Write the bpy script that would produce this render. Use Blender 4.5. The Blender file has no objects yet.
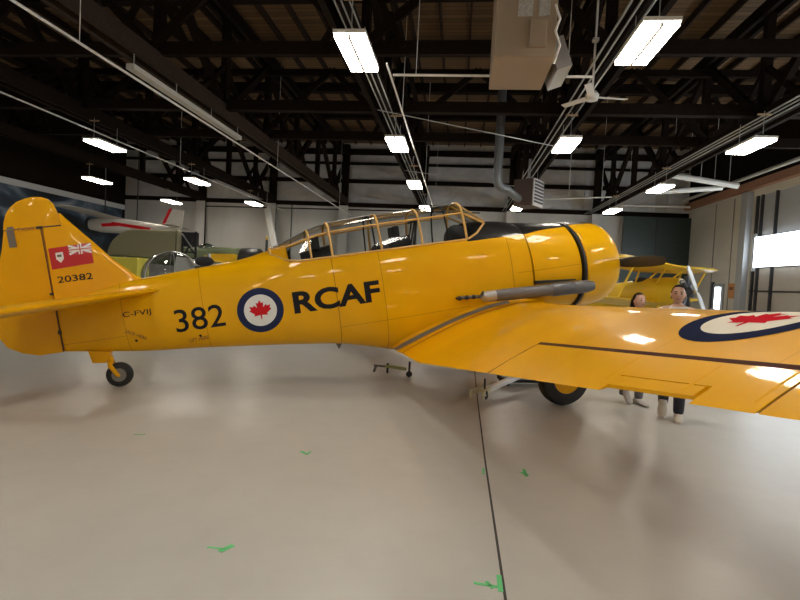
import bpy, bmesh, math, random
from mathutils import Vector, Matrix
import numpy as np
random.seed(7)
S = bpy.context.scene
COL = S.collection
R = math.radians
# ------------------------------------------------------------------ camera
F, PIT, ROL, EYE, YAW = 500.0, R(2.2), R(2.9), 1.604, R(6.5)
def cam_dir(X, Y2, Z2):
    Y = Y2*math.cos(PIT) - Z2*math.sin(PIT); Z = Z2*math.cos(PIT) + Y2*math.sin(PIT)
    return Vector((X*math.cos(YAW)-Z*math.sin(YAW), X*math.sin(YAW)+Z*math.cos(YAW), Y))
cd = bpy.data.cameras.new('camera'); cam = bpy.data.objects.new('camera', cd); COL.objects.link(cam)
cr = cam_dir(math.cos(ROL), math.sin(ROL), 0); cu = cam_dir(-math.sin(ROL), math.cos(ROL), 0); cb = -cam_dir(0, 0, 1)
cam.matrix_world = Matrix(((cr.x, cu.x, cb.x, 0), (cr.y, cu.y, cb.y, 0), (cr.z, cu.z, cb.z, EYE), (0, 0, 0, 1)))
cd.sensor_width = 36; cd.lens = F/800*36; cd.clip_end = 300; cd.clip_start = .05
S.camera = cam
S.view_settings.view_transform = 'Standard'; S.view_settings.look = 'None'; S.view_settings.gamma = 1
S.view_settings.use_curve_mapping = False; S.view_settings.exposure = -0.24
def ray(u, v):
    x, y = u-400, v-300; c, s = math.cos(ROL), math.sin(ROL)
    return cam_dir((x*c+y*s)/F, -(-x*s+y*c)/F, 1)
O = Vector((0, 0, EYE))
def at(u, v, Y): d = ray(u, v); return O + d*(Y/d.y)       # the point of the hall behind a pixel at depth Y
def atx(u, v, X): d = ray(u, v); return O + d*(X/d.x)
def atz(u, v, z): d = ray(u, v); return O + d*((z-EYE)/d.z)

# ------------------------------------------------------------------ materials
def srgb(r, g, b):
    f = lambda c: (c/12.92 if c <= .04045 else ((c+.055)/1.055)**2.4)
    return (f(r/255), f(g/255), f(b/255), 1)
MATS = {}
def mat(name, col, rough=.5, metal=0, coat=0, spec=.5, noise=None, bump=0, nscale=8):
    if name in MATS: return MATS[name]
    m = bpy.data.materials.new(name); m.use_nodes = True; nt = m.node_tree; p = nt.nodes['Principled BSDF']
    p.inputs['Base Color'].default_value = col; p.inputs['Roughness'].default_value = rough
    p.inputs['Metallic'].default_value = metal; p.inputs['Coat Weight'].default_value = coat
    p.inputs['Specular IOR Level'].default_value = spec; p.inputs['Coat Roughness'].default_value = .08
    tc = nt.nodes.new('ShaderNodeTexCoord'); nz = nt.nodes.new('ShaderNodeTexNoise')
    nz.inputs['Scale'].default_value = nscale; nz.inputs['Detail'].default_value = 5
    nt.links.new(tc.outputs['Object'], nz.inputs['Vector'])
    a = noise if noise is not None else .06
    mx = nt.nodes.new('ShaderNodeMix'); mx.data_type = 'RGBA'
    mx.inputs[6].default_value = tuple(c*(1-a) for c in col[:3])+(1,); mx.inputs[7].default_value = tuple(min(1, c*(1+a)) for c in col[:3])+(1,)
    nt.links.new(nz.outputs['Fac'], mx.inputs[0]); nt.links.new(mx.outputs[2], p.inputs['Base Color'])
    if bump:
        bp = nt.nodes.new('ShaderNodeBump'); bp.inputs['Strength'].default_value = bump; bp.inputs['Distance'].default_value = .02
        nt.links.new(nz.outputs['Fac'], bp.inputs['Height']); nt.links.new(bp.outputs['Normal'], p.inputs['Normal'])
    MATS[name] = m; return m
def emis(name, col, st):
    m = bpy.data.materials.new(name); m.use_nodes = True; nt = m.node_tree
    nt.nodes.remove(nt.nodes['Principled BSDF']); e = nt.nodes.new('ShaderNodeEmission')
    e.inputs[0].default_value = col; e.inputs[1].default_value = st
    nt.links.new(e.outputs[0], nt.nodes['Material Output'].inputs[0]); MATS[name] = m; return m
def glass(name, tint=(1, 1, 1, 1), refl=.06):
    m = bpy.data.materials.new(name); m.use_nodes = True; nt = m.node_tree
    nt.nodes.remove(nt.nodes['Principled BSDF'])
    t = nt.nodes.new('ShaderNodeBsdfTransparent'); t.inputs[0].default_value = tint
    g = nt.nodes.new('ShaderNodeBsdfGlossy'); g.inputs['Roughness'].default_value = .05
    lw = nt.nodes.new('ShaderNodeLayerWeight'); lw.inputs[0].default_value = .25
    mul = nt.nodes.new('ShaderNodeMath'); mul.operation = 'MULTIPLY_ADD'; mul.inputs[1].default_value = .6; mul.inputs[2].default_value = refl
    mx = nt.nodes.new('ShaderNodeMixShader')
    nt.links.new(lw.outputs['Fresnel'], mul.inputs[0]); nt.links.new(mul.outputs[0], mx.inputs[0])
    nt.links.new(t.outputs[0], mx.inputs[1]); nt.links.new(g.outputs[0], mx.inputs[2])
    nt.links.new(mx.outputs[0], nt.nodes['Material Output'].inputs[0]); MATS[name] = m; return m
YEL = (.80, .375, .004, 1)
def paint(name, extra, lo=(.74, .35, .0, 1), hi=(.84, .42, .001, 1)):
    """glossy yellow aircraft paint; extra(nt, xyz) returns a socket 0..1 where another colour shows, and that colour"""
    m = bpy.data.materials.new(name); m.use_nodes = True; nt = m.node_tree; p = nt.nodes['Principled BSDF']
    p.inputs['Roughness'].default_value = .4; p.inputs['Specular IOR Level'].default_value = .1; p.inputs['Coat Weight'].default_value = .42; p.inputs['Coat Roughness'].default_value = .05
    tc = nt.nodes.new('ShaderNodeTexCoord'); sx = nt.nodes.new('ShaderNodeSeparateXYZ'); nt.links.new(tc.outputs['Object'], sx.inputs[0])
    nz = nt.nodes.new('ShaderNodeTexNoise'); nz.inputs['Scale'].default_value = 2.2; nz.inputs['Detail'].default_value = 6
    nt.links.new(tc.outputs['Object'], nz.inputs['Vector'])
    mx = nt.nodes.new('ShaderNodeMix'); mx.data_type = 'RGBA'; mx.inputs[6].default_value = lo; mx.inputs[7].default_value = hi
    nt.links.new(nz.outputs['Fac'], mx.inputs[0]); cur = mx.outputs[2]
    for fac, c in extra(nt, sx):
        q = nt.nodes.new('ShaderNodeMix'); q.data_type = 'RGBA'; q.inputs[7].default_value = c
        nt.links.new(fac, q.inputs[0]); nt.links.new(cur, q.inputs[6]); cur = q.outputs[2]
    nt.links.new(cur, p.inputs['Base Color'])
    bp = nt.nodes.new('ShaderNodeBump'); bp.inputs['Strength'].default_value = .14; bp.inputs['Distance'].default_value = .02
    nt.links.new(nz.outputs['Fac'], bp.inputs['Height']); nt.links.new(bp.outputs['Normal'], p.inputs['Normal'])
    nt.links.new(bp.outputs['Normal'], p.inputs['Coat Normal'])
    MATS[name] = m; return m
def mth(nt, op, a, b=None, c=None):
    n = nt.nodes.new('ShaderNodeMath'); n.operation = op
    for i, x in enumerate((a, b, c)):
        if x is None: continue
        if isinstance(x, (int, float)): n.inputs[i].default_value = x
        else: nt.links.new(x, n.inputs[i])
    return n.outputs[0]

# ------------------------------------------------------------------ mesh helpers
class MB:
    def __init__(s): s.v = []; s.f = []
    def add(s, vs, fs):
        o = len(s.v); s.v += [tuple(v) for v in vs]; s.f += [tuple(i+o for i in f) for f in fs]; return s
    def box(s, c, d, rot=None):
        c = Vector(c); vs = []
        for z in (-.5, .5):
            for y in (-.5, .5):
                for x in (-.5, .5):
                    p = Vector((x*d[0], y*d[1], z*d[2]))
                    if rot is not None: p = rot @ p
                    vs.append(c+p)
        return s.add(vs, [(0, 2, 3, 1), (4, 5, 7, 6), (0, 1, 5, 4), (2, 6, 7, 3), (0, 4, 6, 2), (1, 3, 7, 5)])
    def bar(s, a, b, w, h):            # a rectangular timber from a to b
        a, b = Vector(a), Vector(b); d = b-a; L = d.length; x = d.normalized()
        ref = Vector((0, 0, 1)) if abs(x.z) < .95 else Vector((0, 1, 0))
        y = ref.cross(x).normalized(); z = x.cross(y)
        M = Matrix((x, y, z)).transposed()
        return s.box((a+b)/2, (L, w, h), M)
    def tube(s, pts, r, n=10, cap=True):
        pts = [Vector(p) for p in pts]; rs = r if isinstance(r, (list, tuple)) else [r]*len(pts)
        rings = []; ref = None
        for i, p in enumerate(pts):
            t = (pts[min(i+1, len(pts)-1)]-pts[max(i-1, 0)]).normalized()
            if ref is None: ref = Vector((0, 0, 1)) if abs(t.z) < .9 else Vector((1, 0, 0))
            y = t.cross(ref).normalized(); z = y.cross(t).normalized(); ref = z
            rings.append([p+(y*math.cos(2*math.pi*k/n)+z*math.sin(2*math.pi*k/n))*rs[i] for k in range(n)])
        return s.loft(rings, cap)
    def loft(s, rings, cap=True, close=True):
        n = len(rings[0]); o = len(s.v)
        for r_ in rings: s.v += [tuple(p) for p in r_]
        for i in range(len(rings)-1):
            for k in range(n if close else n-1):
                a = o+i*n+k; b = o+i*n+(k+1) % n
                s.f.append((a, b, b+n, a+n))
        if cap and close:
            s.f.append(tuple(o+k for k in reversed(range(n)))); s.f.append(tuple(o+(len(rings)-1)*n+k for k in range(n)))
        return s
    def ball(s, c, r, n=16, m=10):
        c = Vector(c); r = r if isinstance(r, (tuple, list)) else (r, r, r); rings = []
        for i in range(m+1):
            th = math.pi*max(.02, min(.98, i/m)) if i in (0, m) else math.pi*i/m
            rings.append([c+Vector((r[0]*math.sin(th)*math.cos(2*math.pi*k/n), r[1]*math.sin(th)*math.sin(2*math.pi*k/n), r[2]*math.cos(th))) for k in range(n)])
        return s.loft(rings)
    def lathe(s, prof, c, axis, n=32, cap=True):   # prof: (distance along axis, radius)
        c = Vector(c); ax = Vector(axis).normalized(); ref = Vector((0, 0, 1)) if abs(ax.z) < .9 else Vector((1, 0, 0))
        y = ax.cross(ref).normalized(); z = ax.cross(y)
        return s.loft([[c+ax*d+(y*math.cos(2*math.pi*k/n)+z*math.sin(2*math.pi*k/n))*max(r_, 1e-4) for k in range(n)] for d, r_ in prof], cap=cap)
    def poly(s, pts, vec):             # extrude a polygon
        n = len(pts); v = Vector(vec); a = [Vector(p) for p in pts]
        return s.add(a+[p+v for p in a], [tuple(reversed(range(n))), tuple(range(n, 2*n))]+[(i, (i+1) % n, (i+1) % n+n, i+n) for i in range(n)])
    def map(s, fn): s.v = [tuple(fn(*p)) for p in s.v]; return s
    def build(s, name, m, parent=None, smooth=False, bevel=0, sharp=35):
        me = bpy.data.meshes.new(name); me.from_pydata(s.v, [], s.f); me.validate()
        bm = bmesh.new(); bm.from_mesh(me); bmesh.ops.recalc_face_normals(bm, faces=bm.faces)
        if smooth:
            for f in bm.faces: f.smooth = True
            for e in bm.edges:
                if len(e.link_faces) == 2 and e.calc_face_angle(0) > R(sharp): e.smooth = False
        bm.to_mesh(me); bm.free()
        if m is not None: me.materials.append(m)
        o = bpy.data.objects.new(name, me); COL.objects.link(o)
        if parent is not None: o.parent = parent
        if bevel:
            b = o.modifiers.new('bevel', 'BEVEL'); b.width = bevel; b.segments = 2; b.limit_method = 'ANGLE'; b.angle_limit = R(40)
        return o
def tag(o, label=None, cat=None, group=None, kind=None):
    if label: o['label'] = label
    if cat: o['category'] = cat
    if group: o['group'] = group
    if kind: o['kind'] = kind
    return o
def empty(name, loc=(0, 0, 0), rz=0):
    o = bpy.data.objects.new(name, None); COL.objects.link(o); o.location = loc; o.rotation_euler = (0, 0, rz); o.empty_display_size = .2
    return o
def struct(o, label, cat): return tag(o, label, cat, kind='structure')
def copy_tree(o, parent=None):
    c = o.copy(); COL.objects.link(c)
    if parent is not None: c.parent = parent
    for ch in list(o.children): copy_tree(ch, c)
    return c
def flat_text(body, bold=0.0):
    cu_ = bpy.data.curves.new('t', 'FONT'); cu_.body = body; cu_.offset = bold; cu_.resolution_u = 4
    ob = bpy.data.objects.new('t', cu_); COL.objects.link(ob)
    bpy.context.view_layer.update()
    me = bpy.data.meshes.new_from_object(ob.evaluated_get(bpy.context.evaluated_depsgraph_get()))
    vs = [Vector((v.co.x, v.co.y)) for v in me.vertices]; fs = [tuple(p.vertices) for p in me.polygons]
    bpy.data.objects.remove(ob); bpy.data.curves.remove(cu_); bpy.data.meshes.remove(me)
    x0, x1 = min(v.x for v in vs), max(v.x for v in vs); y0, y1 = min(v.y for v in vs), max(v.y for v in vs)
    return [((v.x-x0)/(x1-x0), (v.y-y0)/(y1-y0)) for v in vs], fs
def decal(name, vs, fs, fn, m, parent, maxlen=.05):
    """flat 2-D faces (x, y) wrapped on a surface by fn(x, y) -> 3-D; vs already in metres"""
    bm = bmesh.new(); bv = [bm.verts.new((x, y, 0)) for x, y in vs]
    for f in fs:
        try: bm.faces.new([bv[i] for i in f])
        except ValueError: pass
    bmesh.ops.triangulate(bm, faces=bm.faces)
    for _ in range(6):
        es = [e for e in bm.edges if e.calc_length() > maxlen]
        if not es: break
        bmesh.ops.subdivide_edges(bm, edges=es, cuts=1); bmesh.ops.triangulate(bm, faces=bm.faces)
    for v in bm.verts: v.co = Vector(fn(v.co.x, v.co.y))
    me = bpy.data.meshes.new(name); bm.to_mesh(me); bm.free(); me.materials.append(m)
    for p in me.polygons: p.use_smooth = True
    o = bpy.data.objects.new(name, me); COL.objects.link(o); o.parent = parent; return o

# ------------------------------------------------------------------ common materials
M_yel = paint('yellow_paint', lambda nt, sx: [])  # toned down on the ailerons too: ceiling reflection put into the colour
M_black = mat('black_rubber', (.012, .012, .013, 1), .55)
M_blackpaint = mat('matt_black_paint', (.014, .013, .013, 1), .45)
M_letter = mat('letter_black', (.010, .010, .014, 1), .4, spec=.2)
M_blue2 = mat('wing_roundel_blue', (.022, .026, .055, 1), .7, spec=0)
M_red2 = mat('wing_roundel_red', (.50, .02, .03, 1), .7, spec=0)
M_white2 = mat('wing_roundel_white', (.72, .66, .55, 1), .6, spec=.05)
M_red = mat('red_paint', (.60, .008, .014, 1), .4, spec=.2)
M_white = mat('white_paint', (.80, .80, .78, 1), .35)
M_blue = mat('roundel_blue', (.014, .022, .075, 1), .4, spec=.2)
M_steel = mat('steel', (.42, .42, .43, 1), .35, metal=.8)
M_alu = mat('aluminium', (.75, .75, .76, 1), .3, metal=.9)
M_dark = mat('dark_interior', (.02, .02, .022, 1), .7)
M_exh = mat('exhaust_metal', (.15, .14, .14, 1), .55, metal=.45, noise=.25)
M_frame = mat('canopy_frame_yellow', (.66, .38, .10, 1), .4)
M_glass = glass('canopy_glass', (.88, .90, .90, 1), .03)
M_brown = mat('seam_brown', (.10, .028, .008, 1), .6)
M_timber = mat('creosoted_timber', (.015, .0095, .0068, 1), .85, spec=.08, noise=.5, bump=.3, nscale=14)
M_timberlight = mat('weathered_timber', (.042, .028, .021, 1), .85, spec=.1, noise=.4, bump=.3, nscale=12)
M_conduit = mat('conduit_grey', (.42, .42, .40, 1), .35, metal=.5)
M_pipewhite = mat('pipe_white', (.78, .77, .73, 1), .4)
M_olive = mat('olive_paint', (.30, .28, .17, 1), .5)
M_green = mat('camouflage_green', (.13, .16, .08, 1), .5, noise=.5, nscale=1.5)

# ================================================================== THE HALL
XR, XL, YB, YF, ZW = 11.37, -19.3, 27.0, -9.0, 6.0
# floor
def floor_mat():
    m = bpy.data.materials.new('epoxy_floor'); m.use_nodes = True; nt = m.node_tree; p = nt.nodes['Principled BSDF']
    tc = nt.nodes.new('ShaderNodeTexCoord')
    n1 = nt.nodes.new('ShaderNodeTexNoise'); n1.inputs['Scale'].default_value = .55; n1.inputs['Detail'].default_value = 6; n1.inputs['Roughness'].default_value = .6
    n2 = nt.nodes.new('ShaderNodeTexNoise'); n2.inputs['Scale'].default_value = 38; n2.inputs['Detail'].default_value = 3
    n3 = nt.nodes.new('ShaderNodeTexNoise'); n3.inputs['Scale'].default_value = 3.0; n3.inputs['Detail'].default_value = 8; n3.inputs['Roughness'].default_value = .7
    for n in (n1, n2, n3): nt.links.new(tc.outputs['Object'], n.inputs['Vector'])
    r1 = nt.nodes.new('ShaderNodeMix'); r1.data_type = 'RGBA'; r1.inputs[6].default_value = (.44, .42, .385, 1); r1.inputs[7].default_value = (.53, .51, .475, 1)
    nt.links.new(n1.outputs['Fac'], r1.inputs[0])
    r2 = nt.nodes.new('ShaderNodeMix'); r2.data_type = 'RGBA'; r2.blend_type = 'MULTIPLY'; r2.inputs[7].default_value = (.94, .94, .95, 1)
    rr = nt.nodes.new('ShaderNodeMapRange'); rr.inputs[1].default_value = .45; rr.inputs[2].default_value = .75
    nt.links.new(n3.outputs['Fac'], rr.inputs[0]); nt.links.new(rr.outputs[0], r2.inputs[0]); nt.links.new(r1.outputs[2], r2.inputs[6])
    nt.links.new(r2.outputs[2], p.inputs['Base Color'])
    ro = nt.nodes.new('ShaderNodeMapRange'); ro.inputs[3].default_value = .27; ro.inputs[4].default_value = .38
    nt.links.new(n3.outputs['Fac'], ro.inputs[0]); nt.links.new(ro.outputs[0], p.inputs['Roughness'])
    b = nt.nodes.new('ShaderNodeBump'); b.inputs['Strength'].default_value = .06; b.inputs['Distance'].default_value = .01
    nt.links.new(n2.outputs['Fac'], b.inputs['Height'])
    b2 = nt.nodes.new('ShaderNodeBump'); b2.inputs['Strength'].default_value = .05; b2.inputs['Distance'].default_value = .03
    nt.links.new(n3.outputs['Fac'], b2.inputs['Height']); nt.links.new(b.outputs['Normal'], b2.inputs['Normal']); nt.links.new(b2.outputs['Normal'], p.inputs['Normal'])
    return m
M_floor = floor_mat()
fl = MB().box(((XL+XR)/2, (YB+YF)/2, -.1), (XR-XL+.6, YB-YF+.6, .2)).build('floor', M_floor)
struct(fl, 'glossy beige grey epoxy hangar floor', 'floor')
sm = MB()
sx = [(.33, -2), (.33, 2.4), (.335, 4.6), (.36, 7), (.40, 9.5), (.41, 14), (.42, 26.8)]
for (a, b), (c, d) in zip(sx, sx[1:]): sm.add([(a-.008, b, .0015), (a+.008, b, .0015), (c+.008, d, .0015), (c-.008, d, .0015)], [(0, 1, 2, 3)])
struct(sm.build('trim_1', mat('joint_dark', (.05, .045, .04, 1), .8)), 'dark expansion joint running along the floor', 'floor joint')

# walls
def panel_mat(name, c1, c2, sc, vec=(1, 1, 1), rough=.6, bump=.4):
    m = bpy.data.materials.new(name); m.use_nodes = True; nt = m.node_tree; p = nt.nodes['Principled BSDF']; p.inputs['Roughness'].default_value = rough
    tc = nt.nodes.new('ShaderNodeTexCoord'); mp = nt.nodes.new('ShaderNodeMapping'); mp.inputs['Scale'].default_value = vec
    nz = nt.nodes.new('ShaderNodeTexNoise'); nz.inputs['Scale'].default_value = sc; nz.inputs['Detail'].default_value = 7; nz.inputs['Distortion'].default_value = .8
    nt.links.new(tc.outputs['Object'], mp.inputs[0]); nt.links.new(mp.outputs[0], nz.inputs['Vector'])
    rp = nt.nodes.new('ShaderNodeMapRange'); rp.inputs[1].default_value = .35; rp.inputs[2].default_value = .65; nt.links.new(nz.outputs['Fac'], rp.inputs[0])
    mx = nt.nodes.new('ShaderNodeMix'); mx.data_type = 'RGBA'; mx.inputs[6].default_value = c1; mx.inputs[7].default_value = c2
    nt.links.new(rp.outputs[0], mx.inputs[0]); nt.links.new(mx.outputs[2], p.inputs['Base Color'])
    b = nt.nodes.new('ShaderNodeBump'); b.inputs['Strength'].default_value = bump; b.inputs['Distance'].default_value = .08
    nt.links.new(nz.outputs['Fac'], b.inputs['Height']); nt.links.new(b.outputs['Normal'], p.inputs['Normal']); MATS[name] = m; return m
M_insul = panel_mat('insulation_sheet', (.62, .61, .62, 1), (.78, .77, .78, 1), 1.1, (1, 1, 1.6), .28, .9)
M_wallw = panel_mat('wall_sheet', (.60, .585, .55, 1), (.73, .71, .68, 1), .6, (1, 1, .4), .35, .35)
M_wallr = panel_mat('wall_board', (.62, .58, .50, 1), (.68, .64, .56, 1), .8, (1, .3, 1), .6, .05)
wb = MB().box(((XL+XR)/2, YB+.15, 4.75), (XR-XL+.6, .3, 9.5)).build('wall_back', M_wallw); struct(wb, 'pale sheeted back wall of the hangar', 'wall')
iv = MB()
for k in range(8):
    x0 = -18.6+k*4.1+.25
    for z0, z1 in ((5.75, 6.75), (7.0, 7.75), (7.9, 8.3)): iv.box((x0+1.75, YB-.03, (z0+z1)/2), (3.5, .06, z1-z0))
struct(iv.build('trim_2', M_insul), 'white wrinkled insulation sheets between the wall timbers', 'insulation')
g = MB()
for z, h in ((5.6, .22), (6.88, .2), (7.83, .12), (8.45, .3)): g.box(((XL+XR)/2, YB-.1, z), (XR-XL, .14, h))
struct(g.build('trim_3', M_timber), 'dark timber girts across the upper back wall', 'wall timber')
TX = [-14.5, -10.4, -6.35, -2.05, 2.55, 6.85]
for i, x in enumerate(TX):
    w = .34
    struct(MB().box((x, YB-.2, 4.4 if x < 3 or x > 8 else 4.4), (w, .3, 8.8)).build('pillar', M_timberlight if i in () else M_timber), 'dark timber post on the back wall carrying roof truss %d from the left wall' % (i+1), 'post')
# pale cladding over the lower part of the posts
for x in TX:
    struct(MB().box((x, YB-.38, 2.75), (.5, .06, 5.5)).build('trim_4', M_wallw), 'pale boxing over the lower half of a back wall post', 'wall trim')
# right wall with the big door opening Y 4..21.2, z 0..5.6
MR = MB()
DY0, DY1, DZ = 3.0, 21.2, 5.6
MR.box((XR+.15, (DY1+YB+.3)/2, ZW/2), (.3, YB+.3-DY1, ZW)); MR.box((XR+.15, (DY0+YF)/2, ZW/2), (.3, DY0-YF, ZW))
MR.box((XR+.15, (DY0+DY1)/2, (DZ+ZW)/2), (.3, DY1-DY0, ZW-DZ))
struct(MR.build('wall_right', M_wallr), 'beige boarded right wall around the large hangar door', 'wall')
MR2 = MB().box((XR+.15, (YB+YF)/2, 7.75), (.3, YB-YF, 3.5)).build('trim_5', M_timber); struct(MR2, 'dark upper wall above the hangar door', 'wall trim')
fs_ = MB().box((XR-.12, (YB+YF)/2, 6.02), (.24, YB-YF-.3, .30)).build('trim_6', mat('fascia_brown', (.34, .17, .10, 1), .7, noise=.3)); struct(fs_, 'brown timber fascia along the top of the right wall', 'wall trim')
tr = MB()
for dx, dz in ((-.32, 6.36), (-.42, 6.28)): tr.tube([(XR+dx, YF+.1, dz), (XR+dx, YB-.4, dz)], .055, 8)
struct(tr.build('trim_7', M_pipewhite, smooth=True), 'pale door track pipes running above the brown fascia', 'door track')
jm = MB().box((XR-.1, DY1+.3, 2.9), (.25, .45, 5.8)).build('trim_8', mat('jamb_grey', (.40, .41, .42, 1), .5)); struct(jm, 'grey steel door jamb at the end of the beige wall', 'door jamb')
# wall studs lines on right wall
for y in (22.6, 24.1):
    struct(MB().box((XR-.02, y, 2.9), (.03, .03, 5.7)).build('trim_9', mat('stud_grey', (.3, .28, .25, 1), .6)), 'thin vertical batten on the beige wall at %s' % ('the orange sign' if y < 23 else 'the far corner'), 'batten')
# hangar door
M_sky = emis('daylit_glazing', (.84, .93, 1, 1), 9.0)
M_trans = mat('translucent_sheet', (.48, .49, .51, 1), .35)
M_dlow = mat('door_lower_sheet', (.50, .46, .41, 1), .5)
M_mull = mat('door_mullion', (.035, .035, .04, 1), .5)
dr = empty('door_1', (XR, DY1, 0)); struct(dr, 'large sliding hangar door with a bright band of windows', 'hangar door')
Z1, Z2 = 2.82, 3.98
MB().box((.12, -(DY1-DY0)/2, (Z2+DZ)/2), (.05, DY1-DY0, DZ-Z2)).build('upper_sheet', M_trans, dr)
MB().box((.12, -(DY1-DY0)/2, Z1/2), (.05, DY1-DY0, Z1)).build('lower_sheet', M_dlow, dr)
MB().box((.0, -(DY1-DY0)/2-.1, (Z1+Z2)/2), (.03, DY1-DY0-.3, Z2-Z1)).build('window_band', M_sky, dr)
for y in (.15, .45, 1.35):
    MB().box((.05, -y, DZ/2), (.09, .08, DZ)).build('door_frame', M_mull, dr)
for y in (3.6, 5.8, 7.8, 9.8, 11.8, 13.8, 15.8): MB().box((.06, -y, DZ/2), (.07, .08, DZ)).build('door_frame', M_mull, dr)
for z in (1.9, .2, Z1, Z2): MB().box((.07, -(DY1-DY0)/2, z), (.06, DY1-DY0, .05)).build('door_rail', M_mull, dr)
MB().box((.02, -.2, (Z1+Z2)/2), (.05, .18, Z2-Z1+.3)).build('edge_reflection', mat('reflection_pale', (.7, .75, .8, 1), .4), dr)  # pale box stands in for daylight reflected on the door edge
# little door with daylight behind
d2 = empty('door_2', (XR, 23.4, 0)); struct(d2, 'narrow personnel door with a bright window at the far right wall', 'door')
MB().box((-.03, 0, 1.05), (.06, .95, 2.25)).build('door_leaf', mat('door_grey', (.35, .36, .37, 1), .5), d2)
MB().box((-.07, -.05, 1.55), (.02, .45, .95)).build('door_window', M_sky, d2)
MB().box((-.06, .42, 1.1), (.08, .12, 2.3)).build('door_frame', M_mull, d2)
MB().tube([(-.1, .3, 1.05), (-.16, .3, 1.05), (-.16, .2, 1.05)], .012, 6).build('handle', M_steel, d2)
sg = empty('safety_sign', (XR-.02, 22.3, 1.88)); tag(sg, 'small orange notice board on the beige wall beside the personnel door', 'sign')
MB().box((-.02, 0, 0), (.03, .45, .62)).build('board', mat('sign_orange', (.62, .28, .09, 1), .5), sg)
MB().box((-.04, 0, .1), (.01, .3, .12)).build('panel', mat('sign_dark', (.2, .07, .03, 1), .5), sg)
# left wall with mural
def mural_mat():
    m = bpy.data.materials.new('sky_mural'); m.use_nodes = True; nt = m.node_tree; p = nt.nodes['Principled BSDF']; p.inputs['Roughness'].default_value = .5
    tc = nt.nodes.new('ShaderNodeTexCoord'); mp = nt.nodes.new('ShaderNodeMapping'); mp.inputs['Scale'].default_value = (1, .6, 1.4)
    nz = nt.nodes.new('ShaderNodeTexNoise'); nz.inputs['Scale'].default_value = .55; nz.inputs['Detail'].default_value = 8; nz.inputs['Distortion'].default_value = 1.2
    nt.links.new(tc.outputs['Object'], mp.inputs[0]); nt.links.new(mp.outputs[0], nz.inputs['Vector'])
    cr_ = nt.nodes.new('ShaderNodeValToRGB'); el = cr_.color_ramp.elements
    el[0].position = .36; el[0].color = (.004, .006, .010, 1); el[1].position = .70; el[1].color = (.30, .34, .40, 1)
    e = el.new(.48); e.color = (.012, .03, .06, 1); e = el.new(.58); e.color = (.05, .09, .14, 1)
    nt.links.new(nz.outputs['Fac'], cr_.inputs[0]); nt.links.new(cr_.outputs[0], p.inputs['Base Color']); return m
struct(MB().box((XL-.15, (YB+YF)/2, 4.75), (.3, YB-YF+.6, 9.5)).build('wall_left', M_timber), 'dark left wall of the hangar', 'wall')
struct(MB().box((XL+.02, 14.5, 2.45), (.05, 24.4, 4.9)).build('trim_10', mural_mat()), 'dark blue cloudy mural covering the left wall', 'mural')
struct(MB().box((XL+.06, 14.5, 5.0), (.14, 24.6, .26)).build('trim_11', mat('rail_grey', (.74, .74, .74, 1), .5)), 'pale grey rail along the top of the mural', 'wall trim')
# front wall (behind the camera) closed and pale for soft fill
struct(MB().box(((XL+XR)/2, YF-.15, 4.75), (XR-XL+.6, .3, 9.5)).build('wall_front', M_wallw), 'pale sheeted front wall of the hangar', 'wall')
# ceiling: roof deck with joists
def deck_mat():
    m = bpy.data.materials.new('roof_boards'); m.use_nodes = True; nt = m.node_tree; p = nt.nodes['Principled BSDF']; p.inputs['Roughness'].default_value = .8
    tc = nt.nodes.new('ShaderNodeTexCoord'); sp = nt.nodes.new('ShaderNodeSeparateXYZ'); nt.links.new(tc.outputs['Object'], sp.inputs[0])
    fr = mth(nt, 'FRACT', mth(nt, 'MULTIPLY', sp.outputs[1], 5.0)); ln = mth(nt, 'LESS_THAN', fr, .1)
    fl_ = mth(nt, 'FLOOR', mth(nt, 'MULTIPLY', sp.outputs[1], 5.0)); wn = nt.nodes.new('ShaderNodeTexWhiteNoise'); wn.noise_dimensions = '1D'; nt.links.new(fl_, wn.inputs['W'])
    nz = nt.nodes.new('ShaderNodeTexNoise'); nz.inputs['Scale'].default_value = 1.2; nz.inputs['Detail'].default_value = 6; nt.links.new(tc.outputs['Object'], nz.inputs['Vector'])
    f = mth(nt, 'MULTIPLY', mth(nt, 'ADD', wn.outputs['Value'], nz.outputs['Fac']), .5)
    mx = nt.nodes.new('ShaderNodeMix'); mx.data_type = 'RGBA'; mx.inputs[6].default_value = (.07, .038, .017, 1); mx.inputs[7].default_value = (.26, .155, .07, 1)
    nt.links.new(f, mx.inputs[0]); q = nt.nodes.new('ShaderNodeMix'); q.data_type = 'RGBA'; q.inputs[7].default_value = (.02, .012, .008, 1)
    nt.links.new(ln, q.inputs[0]); nt.links.new(mx.outputs[2], q.inputs[6]); nt.links.new(q.outputs[2], p.inputs['Base Color']); return m
ZD = 8.95
struct(MB().box(((XL+XR)/2, (YB+YF)/2, ZD+.1), (XR-XL+.8, YB-YF+.8, .2)).build('ceiling', deck_mat()), 'brown boarded underside of the hangar roof', 'ceiling')
jo = MB(); x = XL+.4
while x < XR:
    jo.box((x, (YB+YF)/2+6, ZD-.10), (.06, YB-YF-13, .22)); x += .82
struct(jo.build('beam', M_timberlight), 'rows of thin brown roof joists under the boards', 'roof joists')
# purlins (across) in the roof
for k, y in enumerate((6.3, 9.3, 12.3, 15.3, 18.3, 21.3, 24.3)):
    struct(MB().box(((XL+XR)/2, y, 8.58), (XR-XL, .26, .32)).build('beam', M_timber), 'dark cross purlin under the roof boards, number %d from the camera' % (k+1), 'purlin')
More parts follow.
